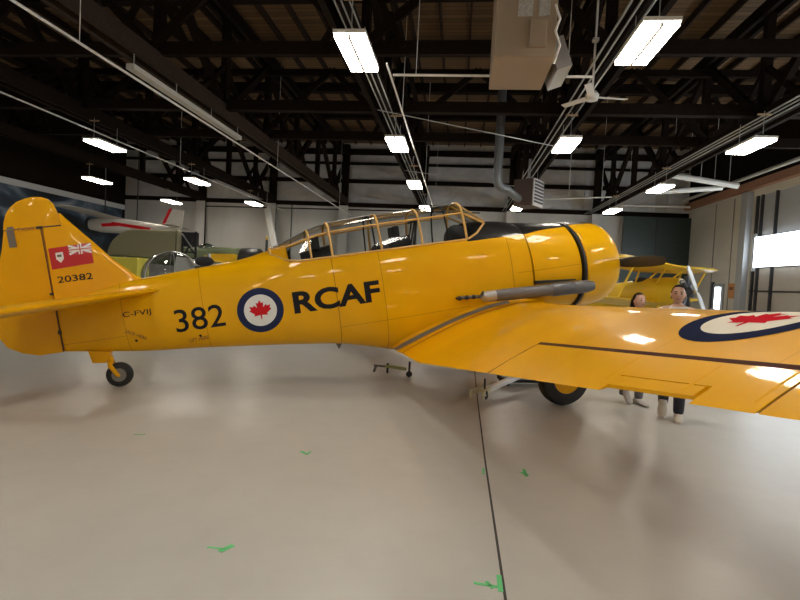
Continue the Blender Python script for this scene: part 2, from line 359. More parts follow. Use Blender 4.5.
# trusses run away from the camera
PAN = [4.0, 6.9, 9.8, 12.7, 15.6, 18.5, 21.4, 24.3, 26.8]
names_t = ['above the far left pair of lit lamps', 'above the left row of lit lamps', 'above the unlit strip light', 'above the centre left row of lamps',
           'above the centre right row of lamps', 'above the right row of lamps', 'along the right wall']
for i, xt in enumerate(TX):
    t = empty('roof_truss', (xt, 0, 5.6)); tag(t, 'dark timber roof truss running away %s' % names_t[i], 'roof truss', kind='structure')
    for dx in (-.14, .14): MB().bar((dx, 3.2, .15), (dx, 26.9, .15), .1, .34).build('bottom_chord', M_timberlight if i in (2,) else M_timber, t)
    for dx in (-.14, .14): MB().bar((dx, 3.2, 2.7), (dx, 26.9, 2.7), .1, .3).build('top_chord', M_timber, t)
    for k, y in enumerate(PAN):
        MB().bar((0, y, .15), (0, y, 2.7), .17, .2).build('upright', M_timber, t)
        if k < len(PAN)-1:
            y2 = PAN[k+1]; a, b = ((y, .2), (y2, 2.6)) if k % 2 else ((y, 2.6), (y2, .2))
            MB().bar((0, a[0], a[1]), (0, b[0], b[1]), .14, .2).build('brace', M_timber, t)
            MB().bar((.0, (y+y2)/2, .15), (0, y if k % 2 else y2, 1.4), .1, .12).build('strut', M_timber, t)
# sway frames across between the trusses
sw = 0
for y in (9.8, 15.6):
    t = empty('sway_frame', (0, y, 5.6)); tag(t, 'dark timber cross bracing between the trusses, %s from the camera' % ('first' if y < 10 else 'second' if y < 16 else 'third'), 'cross bracing', kind='structure')
    MB().bar((XL+.2, -.18, .42), (XR-.2, -.18, .42), .12, .26).build('cross_beam', M_timber, t)
    MB().bar((XL+.2, -.18, 2.35), (XR-.2, -.18, 2.35), .12, .2).build('cross_beam', M_timber, t)
    for a, b in zip([-18.9]+TX, TX+[11.1]):
        m_ = (a+b)/2
        MB().bar((a, -.28, .4), (m_, -.28, 2.4), .09, .17).build('brace', M_timber, t)
        MB().bar((m_, -.28, 2.4), (b, -.28, .4), .09, .17).build('brace', M_timber, t)
        MB().bar((a+.8, -.3, .4), (a+.1, -.3, 1.6), .07, .12).build('strut', M_timber, t)
        MB().bar((b-.8, -.3, .4), (b-.1, -.3, 1.6), .07, .12).build('strut', M_timber, t)
for y in (12.5,):
    struct(MB().box(((XL+XR)/2, y, 5.55+.35), (XR-XL-.2, .2, .26)).build('beam', M_timber), 'dark horizontal tie timber across the hall %s' % {12.5: 'just beyond the fan'}[y], 'tie beam')

# lamps
M_lamp = emis('lamp_warm', (1, .925, .80, 1), 46.0)
M_lamphous = mat('lamp_housing', (.75, .72, .65, 1), .5)
def lamp_proto():
    r = empty('hanging_lamp')
    MB().box((0, 0, .05), (.45, 1.18, .05)).build('housing', M_lamphous, r)
    for dx in (-.115, .115): MB().box((dx, 0, .0), (.19, 1.12, .045)).build('diffuser', M_lamp, r)
    MB().box((0, 0, -.01), (.035, 1.12, .05)).build('divider', M_lamphous, r)
    for dy in (-.45, .45): MB().tube([(0, dy, .07), (0, dy, .62)], .008, 6).build('hanger', M_conduit, r)
    MB().box((0, -.45, .55), (.26, .04, .03)).build('bracket', mat('bracket_tan', (.45, .30, .16, 1), .6), r)
    return r
lp = lamp_proto(); used = False
rows = [(-1.65, [(7.35, 'nearest the camera'), (12.2, 'second from the camera'), (17.2, 'third from the camera'), (22.6, 'farthest from the camera')], 'added unseen centre left row'),
        (2.3, [(7.1, 'nearest the camera'), (12.0, 'middle one'), (21.6, 'farthest, beside the brown heater')], 'added unseen centre right row'),
        (6.15, [(11.8, 'nearest the camera'), (16.7, 'middle one'), (21.6, 'farthest, beside the green door')], 'right row'),
        (-9.85, [(12.9, 'nearest the camera'), (17.8, 'middle one'), (23.0, 'farthest from the camera')], 'left row'),
        (-14.2, [(18.2, 'nearer one'), (23.3, 'farther one')], 'far left row above the mural'),
        (-1.65, [(2.3, 'directly above the viewer'), (-2.6, 'first behind the viewer'), (-7, 'last, by the front wall')], 'added unseen centre left row'), (2.3, [(2.2, 'directly above the viewer'), (-2.7, 'first behind the viewer'), (-7, 'last, by the front wall')], 'added unseen centre right row'),  # unseen lamps added for light, carrying the rows past the view
        (6.15, [(6.6, 'above the starboard wing tip'), (1.6, 'beside the viewer'), (-3.3, 'by the front wall')], 'right row'), (-5.9, [(2.5, 'beside the viewer'), (-2.5, 'behind the viewer')], 'added row under the strip light chord'), (-9.85, [(7.6, 'beyond the rudder'), (2.5, 'beside the viewer'), (-2.5, 'behind the viewer')], 'left row')]  # more unseen lamps added for light, overhead and to the sides
for X, ys, rn in rows:
    for y, w in ys:
        o = lp if not used else copy_tree(lp); used = True
        o.location = (X, y, 4.9); tag(o, 'glowing rectangular hanging lamp in the %s, %s' % (rn, w), 'lamp', 'rectangular lamps hanging from the trusses')
# unlit strip light + conduits
sd0, sd1 = atx(130, 66, -5.8), atx(239, 139, -5.8)
st = empty('strip_light', sd0); tag(st, 'long unlit pale strip light hanging under the left dark chord', 'strip light')
sl = sd1.y-sd0.y; MB().box((0, sl/2, 0), (.15, sl, .09)).build('housing', mat('strip_grey', (.55, .54, .50, 1), .4), st)
for y in (.1, sl*.33, sl*.66, sl-.1): MB().tube([(0, y, .04), (0, y, .25)], .01, 6).build('hanger', M_conduit, st)
def conduit(pts, r, label, m=M_conduit, grp=None, hang=()):
    q = MB().tube(pts, r, 8)
    for t in hang:
        h_ = Vector(pts[0]).lerp(Vector(pts[-1]), t); q.tube([h_, (h_.x, h_.y, 8.38)], .007, 5)
    o = q.build('conduit_pipe', m, smooth=True); tag(o, label, 'conduit', grp); return o
cz = (atx(60, 30, -5.95).z+atx(200, 120, -5.95).z)/2; print('cz', cz, sd0, sd1)
conduit([(-5.95, 4.5, cz), (-5.95, 26.7, cz)], .022, 'thin shiny conduit running beside the unlit strip light', M_pipewhite, hang=(.12, .5, .88))
conduit([(-9.7, 6, 5.12), (-9.7, 26.7, 5.12)], .02, 'thin shiny conduit running above the left row of lamps', M_pipewhite, hang=(.12, .5, .88))
conduit([(-1.30, 7.9, 5.0), (-1.30, 26.5, 5.0)], .018, 'thin bright conduit between the centre left lamps', M_pipewhite, hang=(.12, .5, .88))
for k, dx in enumerate((-.2, -.1, .02)):
    conduit([(-1.75+dx, 4, 5.5), (-1.75+dx, 26.7, 5.5)], .014, 'grey conduit under the centre left chord, %s of three' % ('outer', 'middle', 'inner')[k], grp='conduits under the centre left chord')
for k, dx in enumerate((-.2, -.07, .1)):
    conduit([(2.3+dx, 4, 5.5), (2.3+dx, 26.7, 5.5)], .017, 'grey conduit under the centre right chord, %s of three' % ('outer', 'middle', 'inner')[k], grp='conduits under the centre right chord')
for k, dx in enumerate((-.25, -.13, 0)):
    conduit([(6.5+dx, 6, 5.5), (6.5+dx, 26.7, 5.5)], .017, 'grey conduit under the right hand chord, %s of three' % ('outer', 'middle', 'inner')[k], grp='conduits under the right chord')
conduit([(-1.3, 8.62, 5.12), (2.0, 8.62, 5.10)], .022, 'white horizontal pipe passing behind the big beige heater', M_pipewhite, hang=(.12, .5, .88))
conduit([(-2.0, 11.2, 5.4), (2.4, 13.4, 5.25)], .012, 'thin grey wire slanting across below the roof, nearer one')
conduit([(-2.0, 17.0, 5.35), (2.4, 19.0, 5.25)], .012, 'thin grey wire slanting across below the roof, farther one')
a, b = at(290, 180, 26.4), at(289, 246, 26.4)
conduit([(a.x, 26.9, 5.5), (a.x, 26.9, 2.2)], .03, 'thin green drop pipe on the back wall', mat('pipe_green', (.05, .10, .06, 1), .5))
conduit([at(205, 206, 26.72), at(480, 213, 26.72)], .03, 'dark rail along the back wall above the pale sheets', M_timber)
conduit([at(526, 200, 18.2), at(612, 197, 18.2)], .02, 'white pipe running behind the brown heater', M_pipewhite, hang=(.12, .5, .88))
conduit([at(664, 174, 20), at(738, 186, 20)], .11, 'fat white pipe slanting down at the upper right', M_pipewhite, hang=(.12, .5, .88))
conduit([at(628, 193, 20.3)+Vector((1.0, 0, .06)), at(722, 188, 20.3)], .09, 'fat white pipe below the slanting one at the upper right', M_pipewhite, hang=(.12, .5, .88))
conduit([at(620, 205, 26), at(690, 207, 26)], .06, 'pale pipe above the dark green door', M_pipewhite, hang=(.12, .5, .88))
# dark green panel door at back right
gd = empty('sliding_panel', (9.75, 26.55, 0)); tag(gd, 'tall dark green sliding panel door in the back right corner', 'panel door')
for dx in (-.82, .82): MB().box((dx, 0, 2.72), (1.58, .08, 5.44)).build('leaf', mat('door_green', (.032, .05, .045, 1), .4, noise=.3), gd)
MB().box((0, -.06, 3.4), (3.2, .05, .06)).build('rail', M_mull, gd); MB().box((0, -.03, 2.72), (.05, .1, 5.44)).build('stile', M_mull, gd)
# big beige heater
hb = empty('unit_heater', (.95, 7.85, 4.9)); tag(hb, 'large beige box heater hanging from the roof with two grey labels', 'heater')
hx0, hx1 = at(494, 57, 7.25), at(555, 57, 7.25)
hb.location = ((hx0.x+hx1.x)/2, 7.85, hx0.z); hw = hx1.x-hx0.x
M_beige = mat('heater_beige', (.36, .28, .20, 1), .5)
MB().box((0, 0, .7), (hw, 1.2, 1.4)).build('casing', M_beige, hb, bevel=.01)
MB().box((.16, -.64, .30), (.23, .08, .36)).build('control_box', M_beige, hb, bevel=.01)
for dx, w in ((-.02, .2), (.24, .15)): MB().box((dx, -.605, .74), (w, .012, .36)).build('rating_label', mat('label_grey', (.45, .43, .40, 1), .6, noise=.6, nscale=40), hb)
MB().box((hw/2+.12, .1, .2), (.22, .8, .45), Matrix.Rotation(R(-20), 3, 'Y')).build('outlet_hood', M_steel, hb)
MB().tube([(.38, -.62, .7), (.45, -.64, .5), (.40, -.62, .35), (.47, -.62, .15), (.42, -.5, -.05)], .018, 8).build('cable', M_pipewhite, hb)
for dx in (-.38, .38):
    for dy in (-.5, .5): MB().tube([(dx, dy, 1.4), (dx, dy, 4.0)], .01, 6).build('hanger', M_conduit, hb)
fp = at(497, 186, 14.3); bx0 = at(519, 190, 16.5)
fu = MB().tube([(fp.x, 14.3, 8.4), (fp.x, 14.3, fp.z+.16), (fp.x+.03, 14.31, fp.z+.05), (fp.x+.12, 14.35, fp.z-.02), (fp.x+.25, 14.5, fp.z-.02), (bx0.x-.02, 16.4, fp.z+.03)], .125, 14).build('flue_pipe', mat('flue_grey', (.16, .17, .18, 1), .45, metal=.5), smooth=True)
tag(fu, 'dark grey vertical flue pipe dropping from the roof to the brown heater', 'flue pipe')
bh0, bh1 = at(517, 178, 16.5), at(549, 206, 16.5)
bh = empty('unit_heater', ((bh0.x+bh1.x)/2, 16.9, bh1.z)); tag(bh, 'small brown unit heater with a slatted front hanging near the back wall', 'heater')
bw, bh_ = bh1.x-bh0.x, bh0.z-bh1.z
rotb = Matrix.Rotation(R(-32), 3, 'Z')
MB().box((-.1, 0, bh_/2), (bw*.62, bw*.72, bh_), rotb).build('casing', mat('heater_brown', (.11, .07, .06, 1), .5), bh)
MB().box(Vector((-.1, 0, bh_/2))+rotb@Vector((bw*.33, 0, 0)), (.04, bw*.74, bh_), rotb).build('outlet_frame', mat('heater_pale', (.6, .58, .56, 1), .5), bh)
for k in range(7): MB().box(Vector((-.1, 0, .13+k*bh_/8))+rotb@Vector((bw*.33+.03, 0, 0)), (.03, bw*.62, .05), rotb).build('slat', M_mull, bh)
for dy in (-.2, .2): MB().tube([(-.1, dy, bh_), (-.1, dy, bh_+.6)], .02, 6).build('hanger', M_conduit, bh)
# ceiling fan
fc = at(592, 97, 9.4); fn_ = empty('ceiling_fan', fc); tag(fn_, 'white three bladed ceiling fan hanging beside the centre right conduits', 'fan')
MB().tube([(0, 0, .05), (0, 0, 2.4)], .02, 8).build('rod', M_pipewhite, fn_)
MB().lathe([(-.08, .03), (-.06, .10), (.03, .12), (.10, .07), (.12, .02)], (0, 0, 0), (0, 0, 1)).build('motor', M_pipewhite, fn_, smooth=True)
for k in range(3):
    r_ = Matrix.Rotation(R(10+120*k), 3, 'Z') @ Matrix.Rotation(R(12), 3, 'X')
    MB().box(r_@Vector((.37, 0, 0)), (.52, .12, .012), r_).build('blade', M_pipewhite, fn_)
MB().box((0, 0, 1.0), (.1, .1, .05)).build('bracket', M_pipewhite, fn_)

# floor tape marks
M_tape = mat('green_tape', (.14, .58, .22, 1), .6)
def tape(name, P, segs, lab):
    m = MB()
    for (x0, y0, x1, y1, w) in segs: m.bar((x0, y0, .002), (x1, y1, .002), w, .002)
    o = m.build('floor_tape', M_tape); o.location = (P[0], P[1], 0); tag(o, lab, 'tape', 'green tape marks on the floor'); return o
for (u, v), segs, lab in [((222, 549), [(-.09, 0, .03, 0, .014), (.0, -.03, .045, .05, .035)], 'green tape corner mark alone on the left foreground floor'),
        ((305, 453), [(-.05, .03, .03, -.03, .03), (.03, -.04, .04, .05, .02)], 'small green tape mark on the floor below the lettering on the fuselage'),
        ((525, 473), [(0, -.08, .0, .09, .03), (-.04, 0, .02, -.05, .03)], 'green tape mark on the floor right of the dark joint'),
        ((484, 471), [(-.01, -.07, 0, .06, .018)], 'thin green tape mark lying on the dark floor joint'),
        ((498, 586), [(-.13, 0, .0, -.01, .02), (.01, -.05, .012, .10, .028), (-.06, .03, -.03, -.03, .02)], 'bold green tape cross beside the joint at the nearest edge of the floor'),
        ((140, 435), [(-.06, 0, .04, .02, .015)], 'faint green tape mark on the floor under the tail')]:
    tape('t', atz(u, v, 0), segs, lab)

# ================================================================== THE YELLOW TRAINER
PX, PZ, TH, PHI = 1.996, 8.204, R(15.33), R(10.9)
PO = Vector((PX*math.cos(YAW)-PZ*math.sin(YAW), PX*math.sin(YAW)+PZ*math.cos(YAW), 0))
pln = empty('training_airplane', PO, TH+YAW)
tag(pln, 'large yellow military trainer with RCAF lettering filling the middle of the hangar', 'airplane')
cp_, sp_ = math.cos(PHI), math.sin(PHI)
def L(a, b, c): return (a*cp_-c*sp_, -b, .34+a*sp_+c*cp_)     # airframe axes: forward, to starboard, up
def lmb(m): return m.map(L)
def cr_interp(tab, a):
    xs = [t[0] for t in tab]
    if a <= xs[0]: return tab[0][1:]
    if a >= xs[-1]: return tab[-1][1:]
    i = max(k for k in range(len(xs)) if xs[k] <= a); i = min(i, len(xs)-2)
    t = (a-xs[i])/(xs[i+1]-xs[i]); out = []
    for j in range(1, len(tab[0])):
        h = xs[i+1]-xs[i]; p0, p1 = tab[i][j], tab[i+1][j]
        m0 = (tab[i+1][j]-tab[i-1][j])/(xs[i+1]-xs[i-1]) if i > 0 else (p1-p0)/h
        m1 = (tab[i+2][j]-tab[i][j])/(xs[i+2]-xs[i]) if i+2 < len(xs) else (p1-p0)/h
        out.append((2*t**3-3*t*t+1)*p0+(t**3-2*t*t+t)*h*m0+(-2*t**3+3*t*t)*p1+(t**3-t*t)*h*m1)
    return out
#        a     top   bot   half  exponent
FUS = [(-6.40, 2.08, 1.36, .035, 2.0), (-6.0, 2.12, 1.29, .12, 2.0), (-5.4, 2.17, 1.19, .21, 2.1), (-4.77, 2.21, 1.12, .295, 2.2), (-4.07, 2.26, 1.03, .375, 2.3),
       (-3.6, 2.35, .965, .42, 2.4), (-3.43, 2.37, .94, .435, 2.5), (-2.87, 2.38, .85, .465, 2.6), (-2.43, 2.38, .73, .48, 2.6), (-2.06, 2.38, .62, .49, 2.6), (-1.4, 2.38, .56, .49, 2.5),
       (-.7, 2.385, .56, .49, 2.5), (-.46, 2.385, .58, .50, 2.4), (-.1, 2.345, .63, .535, 2.3), (.13, 2.29, .70, .575, 2.15)]
SILL = 2.125
def fb(a, c):
    top, bot, w, n = cr_interp(FUS, a); cm, hh = (top+bot)/2, (top-bot)/2
    q = min(1, abs((c-cm)/hh)); return w*(1-q**n)**(1/n)
def fus_levels(a):
    top, bot, w, n = cr_interp(FUS, a); s_ = min(SILL, top-.05)
    ups = [top-(top-s_)*f for f in (0, .02, .08, .18, .33, .52, .76)]
    los = [bot+(s_-bot)*(.5+.5*math.cos(math.pi*k/20)) for k in range(21)]
    return ups+los, 7                        # index of sill level
def fus_mat():
    def ex(nt, sx):
        out = []
        # airframe coordinates from the object's (ground-frame) ones
        zz = mth(nt, 'SUBTRACT', sx.outputs[2], .34)
        A_ = mth(nt, 'ADD', mth(nt, 'MULTIPLY', sx.outputs[0], cp_), mth(nt, 'MULTIPLY', zz, sp_))
        C_ = mth(nt, 'SUBTRACT', mth(nt, 'MULTIPLY', zz, cp_), mth(nt, 'MULTIPLY', sx.outputs[0], sp_))
        B_ = mth(nt, 'ABSOLUTE', sx.outputs[1])
        for a0, wd in ((-2.86, .006), (-2.19, .004), (-.18, .005), (.135, .012), (-4.62, .003), (-5.62, .003)):
            out.append((mth(nt, 'MULTIPLY', mth(nt, 'LESS_THAN', mth(nt, 'ABSOLUTE', mth(nt, 'SUBTRACT', A_, a0)), wd), .6), (.16, .05, .004, 1)))
        for c0, a0, a1 in ((1.13, -2.86, -.9), (1.52, -.1, .9), (1.45, -6.4, -5.62)):
            f = mth(nt, 'LESS_THAN', mth(nt, 'ABSOLUTE', mth(nt, 'SUBTRACT', C_, c0)), .004)
            f = mth(nt, 'MULTIPLY', f, mth(nt, 'MULTIPLY', mth(nt, 'GREATER_THAN', A_, a0), mth(nt, 'LESS_THAN', A_, a1)))
            out.append((mth(nt, 'MULTIPLY', f, .5), (.2, .07, .005, 1)))
        bk = mth(nt, 'MULTIPLY', mth(nt, 'LESS_THAN', mth(nt, 'ADD', B_, mth(nt, 'MULTIPLY', A_, .11)), .42), mth(nt, 'MULTIPLY', mth(nt, 'GREATER_THAN', A_, -.8), mth(nt, 'GREATER_THAN', C_, 2.09)))
        bk = mth(nt, 'MULTIPLY', bk, mth(nt, 'LESS_THAN', A_, 1.60))
        out.append((bk, (.013, .012, .012, 1)))
        return out
    return paint('fuselage_paint', ex, (.76, .38, .0, 1), (.87, .455, .001, 1))
M_fus = fus_mat()
sta = sorted(set([round(-6.4+k*.11, 3) for k in range(int(6.5/.11))]+[-3.43, -.72, .13]))
fm = MB(); rings = []
for a in sta:
    lv, si = fus_levels(a)
    right = [(a, fb(a, c), c) for c in lv]; left = [(a, -b, c) for a, b, c in reversed(right[1:-1])]
    rings.append(right+left)
n = len(rings[0])
for r_ in rings: fm.v += r_
for i in range(len(rings)-1):
    mid = (sta[i]+sta[i+1])/2
    for k in range(n):
        k2 = (k+1) % n
        upper = (k < 7 and k2 <= 7) or (k2 > n-7 or k2 == 0) and k >= n-7
        if upper and -3.43 < mid < -.72: continue
        fm.f.append((i*n+k, i*n+k2, (i+1)*n+k2, (i+1)*n+k))
fm.f.append(tuple(reversed(range(n))))
lmb(fm); fm.build('fuselage', M_fus, pln, smooth=True, sharp=50)
# cockpit tub inside
tub = MB()
tub.loft([[(a, -.36, 2.10), (a, -.36, 1.5), (a, .36, 1.5), (a, .36, 2.10)] for a in (-3.4, -2.5, -1.5, -.6)], cap=False, close=False)
tub.add([(-3.4, -.36, 2.3), (-3.4, .36, 2.3), (-3.4, .36, 1.5), (-3.4, -.36, 1.5)], [(0, 1, 2, 3)]); tub.add([(-.7, -.36, 2.36), (-.7, .36, 2.36), (-.7, .36, 1.5), (-.7, -.36, 1.5)], [(0, 1, 2, 3)])
ck = lmb(tub).build('cockpit_tub', M_dark, pln)
def seat(a):
    m = MB(); m.box((a, 0, 1.75), (.4, .5, .08)); m.bar((a-.18, 0, 1.75), (a-.26, 0, 2.28), .48, .07); m.box((a-.26, 0, 2.36), (.1, .34, .2))
    return lmb(m).build('cockpit_seat', M_dark, pln, bevel=.02)
seat(-1.55); seat(-2.75)
rb = MB()
for b in (-.22, -.08, .08, .22): rb.tube([(-1.62, b, 1.9), (-1.42-abs(b)*.2, b*.6, 2.52)], .014, 6)
rb.tube([(-1.5, -.2, 2.5), (-1.5, .2, 2.5)], .02, 6); lmb(rb).build('roll_bar', M_dark, pln)
ph = MB(); ph.ball((-.82, 0, 2.16), (.16, .34, .22), 18, 10); ph.ball((-2.05, 0, 2.1), (.15, .30, .15), 18, 10); lmb(ph).build('instrument_hood', M_dark, pln, smooth=True)
# canopy
CAN = [(-3.70, 2.345), (-3.45, 2.42), (-3.12, 2.55), (-2.83, 2.62), (-2.12, 2.665), (-1.5, 2.675), (-.80, 2.70)]
def can_sec(a, top=None, w0=None):
    t = top if top is not None else cr_interp(CAN, a)[0]
    b0 = fb(a, SILL)+.005; c0 = SILL
    if a < -3.43: c0 = min(SILL+.02+(-3.43-a)*.55, t-.02); b0 = fb(a, c0)
    sh = c0+(t-c0)*.70; bs = b0*.80
    pts = [(a, b0, c0), (a, (b0+bs)/2+.012, (c0+sh)/2), (a, bs, sh)]
    for k in range(1, 5):
        f = math.pi/2*k/5; pts.append((a, bs*math.cos(f)**.8, sh+(t-sh)*math.sin(f)))
    pts.append((a, 0, t)); return pts+[(p[0], -p[1], p[2]) for p in reversed(pts[:-1])]
cs = [-3.66, -3.45, -3.3, -3.12, -2.98, -2.83, -2.6, -2.35, -2.12, -1.8, -1.5, -1.15, -.80]
gl = MB(); gl.loft([can_sec(a) for a in cs], cap=False, close=False)
lmb(gl).build('canopy_glass', M_glass, pln, smooth=True)
def hoop(a, r_, nm='canopy_hoop'):
    m = MB(); m.tube(can_sec(a), r_, 6); return lmb(m).build(nm, M_frame, pln, smooth=True)
for a, r_ in ((-3.12, .016), (-2.83, .019), (-2.12, .018), (-1.5, .018), (-.80, .019)): hoop(a, r_)
hoop(-3.66, .02)
for idx, r_, nm in ((0, .017, 'canopy_rail'), (2, .015, 'canopy_rail')):
    for mir in (1, -1):
        m = MB(); m.tube([(p[0], p[1]*mir, p[2]) for p in (can_sec(a)[idx] for a in (cs if idx == 0 else cs))], r_, 6); lmb(m).build(nm, M_frame, pln, smooth=True)
m = MB(); m.tube([(a, 0, cr_interp(CAN, a)[0]) for a in cs], .012, 6); lmb(m).build('canopy_ridge', M_conduit, pln, smooth=True)
# dark inner hoops (sliding frames)
for a in (-2.2, -1.08): 
    m = MB(); m.tube([(p[0], p[1]*.95, p[2]-.015) for p in can_sec(a)], .013, 6); lmb(m).build('inner_frame', M_dark, pln, smooth=True)
# filled solid behind the canopy: rear triangular fairing panels
for mir in (1, -1):
    m = MB(); pts = [can_sec(-3.45)[k] for k in range(3)]
    m.add([(p[0], p[1]*mir*1.01, p[2]) for p in can_sec(-3.66)[:4]]+[(p[0], p[1]*mir*1.01, p[2]) for p in can_sec(-3.45)[:4]], [(0, 1, 5, 4), (1, 2, 6, 5), (2, 3, 7, 6)])
    lmb(m).build('rear_fairing', M_yel, pln)
# windshield
ws = MB(); tp = can_sec(-.80)
base = [(-.78, .40, 2.13), (-.62, .37, 2.20), (-.44, .27, 2.34), (-.40, .16, 2.37), (-.38, .06, 2.385), (-.38, 0, 2.385)]
base = base[:1]+base[1:]; up = [tp[0], tp[1], tp[2], tp[4], tp[6], tp[7]]
bfull = base+[(p[0], -p[1], p[2]) for p in reversed(base[:-1])]; ufull = up+[(p[0], -p[1], p[2]) for p in reversed(up[:-1])]
ws.loft([ufull, bfull], cap=False, close=False); lmb(ws).build('windshield_glass', M_glass, pln)
m = MB(); m.tube(bfull, .016, 6); lmb(m).build('windshield_frame', M_frame, pln, smooth=True)
for b in (1, -1):
    m = MB(); m.tube([(tp[2][0], tp[2][1]*b, tp[2][2]), (-.44, .27*b, 2.34)], .015, 6); m.tube([(-.8, .12*b, 2.69), (-.38, .12*b, 2.385)], .013, 6); lmb(m).build('windshield_post', M_frame, pln)
# accessory cowl, engine cowl
CC = 1.49
def circ(a, r_, c0=CC, n=48, bw=1.0): return [(a, r_*bw*math.sin(2*math.pi*k/n), c0+r_*math.cos(2*math.pi*k/n)) for k in range(n)]
m = MB(); m.loft([circ(.14, .79, 1.50, bw=.725), circ(.145, .803, 1.50, bw=.73), circ(.4, .765, 1.50, bw=.82), circ(.6, .74, 1.50, bw=.89), circ(.91, .705, 1.50, bw=.96), circ(.92, .60, 1.5), circ(.88, .4, 1.5)], cap=False)
lmb(m).build('accessory_cowl', M_fus, pln, smooth=True)
m = MB(); m.loft([circ(.90, .62), circ(1.03, .63)], cap=True); lmb(m).build('cowl_gap', M_blackpaint, pln, smooth=True)
prof = [(1.00, .66), (.985, .715), (.99, .722), (1.03, .722), (1.2, .715), (1.4, .700), (1.52, .675), (1.62, .63), (1.69, .57), (1.725, .50), (1.72, .45), (1.66, .43), (1.3, .44)]
m = MB(); m.loft([circ(a, r_, CC-(a-1)*.03) for a, r_ in prof], cap=False); lmb(m).build('engine_cowl', M_fus, pln, smooth=True, sharp=70)
m = MB(); m.loft([circ(.93, .70, 1.5), circ(.94, .728), circ(.975, .728), circ(.99, .70)], cap=False); lmb(m).build('cowl_flap_ring', M_blackpaint, pln, smooth=True)
# engine
en = MB(); en.lathe([(0, .2), (.12, .24), (.3, .2), (.4, .12), (.45, .05)], (1.3, 0, CC-.03), (1, 0, 0)); lmb(en); eng = en.build('radial_engine', mat('engine_grey', (.16, .17, .18, 1), .4, metal=.5), pln, smooth=True)
for k in range(9):
    f = 2*math.pi*k/9; d = Vector((0, math.sin(f), math.cos(f)))
    m = MB(); m.tube([Vector((1.4, 0, CC-.03))+d*.18, Vector((1.4, 0, CC-.03))+d*.42], .085, 12); lmb(m).build('cylinder_head', M_exh, eng, smooth=True)
# propeller
HB = (1.84, 0, 1.43)
pr = MB(); pr.lathe([(-.25, .07), (-.02, .09), (.1, .10), (.2, .05), (.24, .01)], HB, (1, 0, 0)); lmb(pr); prop = pr.build('propeller_hub', M_steel, pln, smooth=True)
for sgn in (1, -1):
    rs = []
    for t, w, tw in ((.1, .05, 60), (.2, .08, 50), (.35, .15, 38), (.6, .18, 26), (.85, .185, 22), (1.1, .17, 18), (1.25, .14, 16), (1.33, .11, 13), (1.37, .04, 12)):
        q = []
        for k in range(12):
            f = 2*math.pi*k/12; x_ = w/2*math.cos(f); y_ = .018*math.sin(f)*(1.5-t)
            ca, sa = math.cos(R(tw)), math.sin(R(tw))
            q.append((HB[0]+(x_*sa+y_*ca)*1, t*sgn, HB[2]+sgn*(x_*ca-y_*sa)))
        rs.append(q)
    m = MB(); m.loft(rs); lmb(m).build('propeller_blade', mat('prop_dark', (.020, .014, .012, 1), .4), pln, smooth=True)
# exhaust
m = MB(); E0, E1 = Vector((-.80, .69, 1.265)), Vector((1.02, .79, 1.17))
def ex(t): return E0.lerp(E1, t)
m.tube([ex(.10), ex(.2), ex(.62)], [.082, .088, .086], 18, cap=True); lmb(m).build('exhaust_pipe', M_exh, pln, smooth=True)
m = MB(); m.tube([ex(.6), ex(.62), ex(.78), ex(.80)], [.086, .10, .10, .09], 18); lmb(m).build('heater_jacket', mat('jacket_grey', (.12, .12, .13, 1), .45, metal=.5, noise=.2), pln, smooth=True)
m = MB(); m.tube([ex(.79), ex(.86), ex(.93), ex(.985), ex(1.0)], [.098, .10, .095, .07, .03], 18); lmb(m).build('exhaust_nose', M_exh, pln, smooth=True)
m = MB(); d = (E1-E0).normalized(); m.tube([ex(.0)+Vector((0, 0, .03)), ex(.03), ex(.06), ex(.11)], [.062, .078, .082, .083], 18, cap=False); m.tube([ex(.012), ex(.1)], [.055, .07], 16, cap=False); lmb(m).build('exhaust_lip', mat('lip_bright', (.42, .40, .39, 1), .35, metal=.6), pln, smooth=True)
for k, t in enumerate((-.11, -.05, -.17)):
    m = MB(); m.ball(ex(t)-Vector((0, .08, -.005)), (.035, .035, .035), 10, 8); m.tube([ex(t)-Vector((0, .08, 0)), ex(t)-Vector((0, .26, 0))], .022, 8); lmb(m).build('drain_stub', M_blackpaint, pln, smooth=True)
m = MB(); m.tube([ex(.0)-Vector((0, .08, 0)), ex(-.15)-Vector((0, .1, -.01))], .025, 8); lmb(m).build('brace_rod', M_exh, pln)
m = MB(); m.poly([(.12, .66, 1.32), (.75, .73, 1.29), (.75, .73, 1.31), (.12, .66, 1.37)], (0, -.08, 0)); lmb(m).build('heat_shield', M_blackpaint, pln)

# ---- wing
def wsec(b):
    d = max(0, b-1.44); te = -2.1+.04*d; le = .35-.213*d
    if b > 5.95:
        t = min(.999, (b-5.95)/.45); k = math.sqrt(1-t*t); mm = te+(le-te)*.45; te = mm+(te-mm)*k; le = mm+(le-mm)*k
    return te, le, .66+.118*d
def yt(x): return 5*(.2969*math.sqrt(max(x, 0))-.126*x-.3516*x*x+.2843*x**3-.1036*x**4)
def wsurf(b, a, sg=1):
    b = abs(b); te, le, c = wsec(b); ch = max(le-te, 1e-3); x = min(1, max(0, 1-(a-te)/ch)); d = max(0, b-1.44)
    t = (.155-.012*d/4.9)*(1 if b < 5.95 else max(.1, math.sqrt(max(.01, 1-((b-5.95)/.47)**2))))
    tk = (.155-.012*d/4.9) if b < 5.95 else t*1.0
    ch2 = wsec(min(b, 5.95)); chx = ch2[1]-ch2[0]
    return c+ch*(1-x)*.10+ch*.1*x*(1-x)+sg*tk*ch*yt(x)
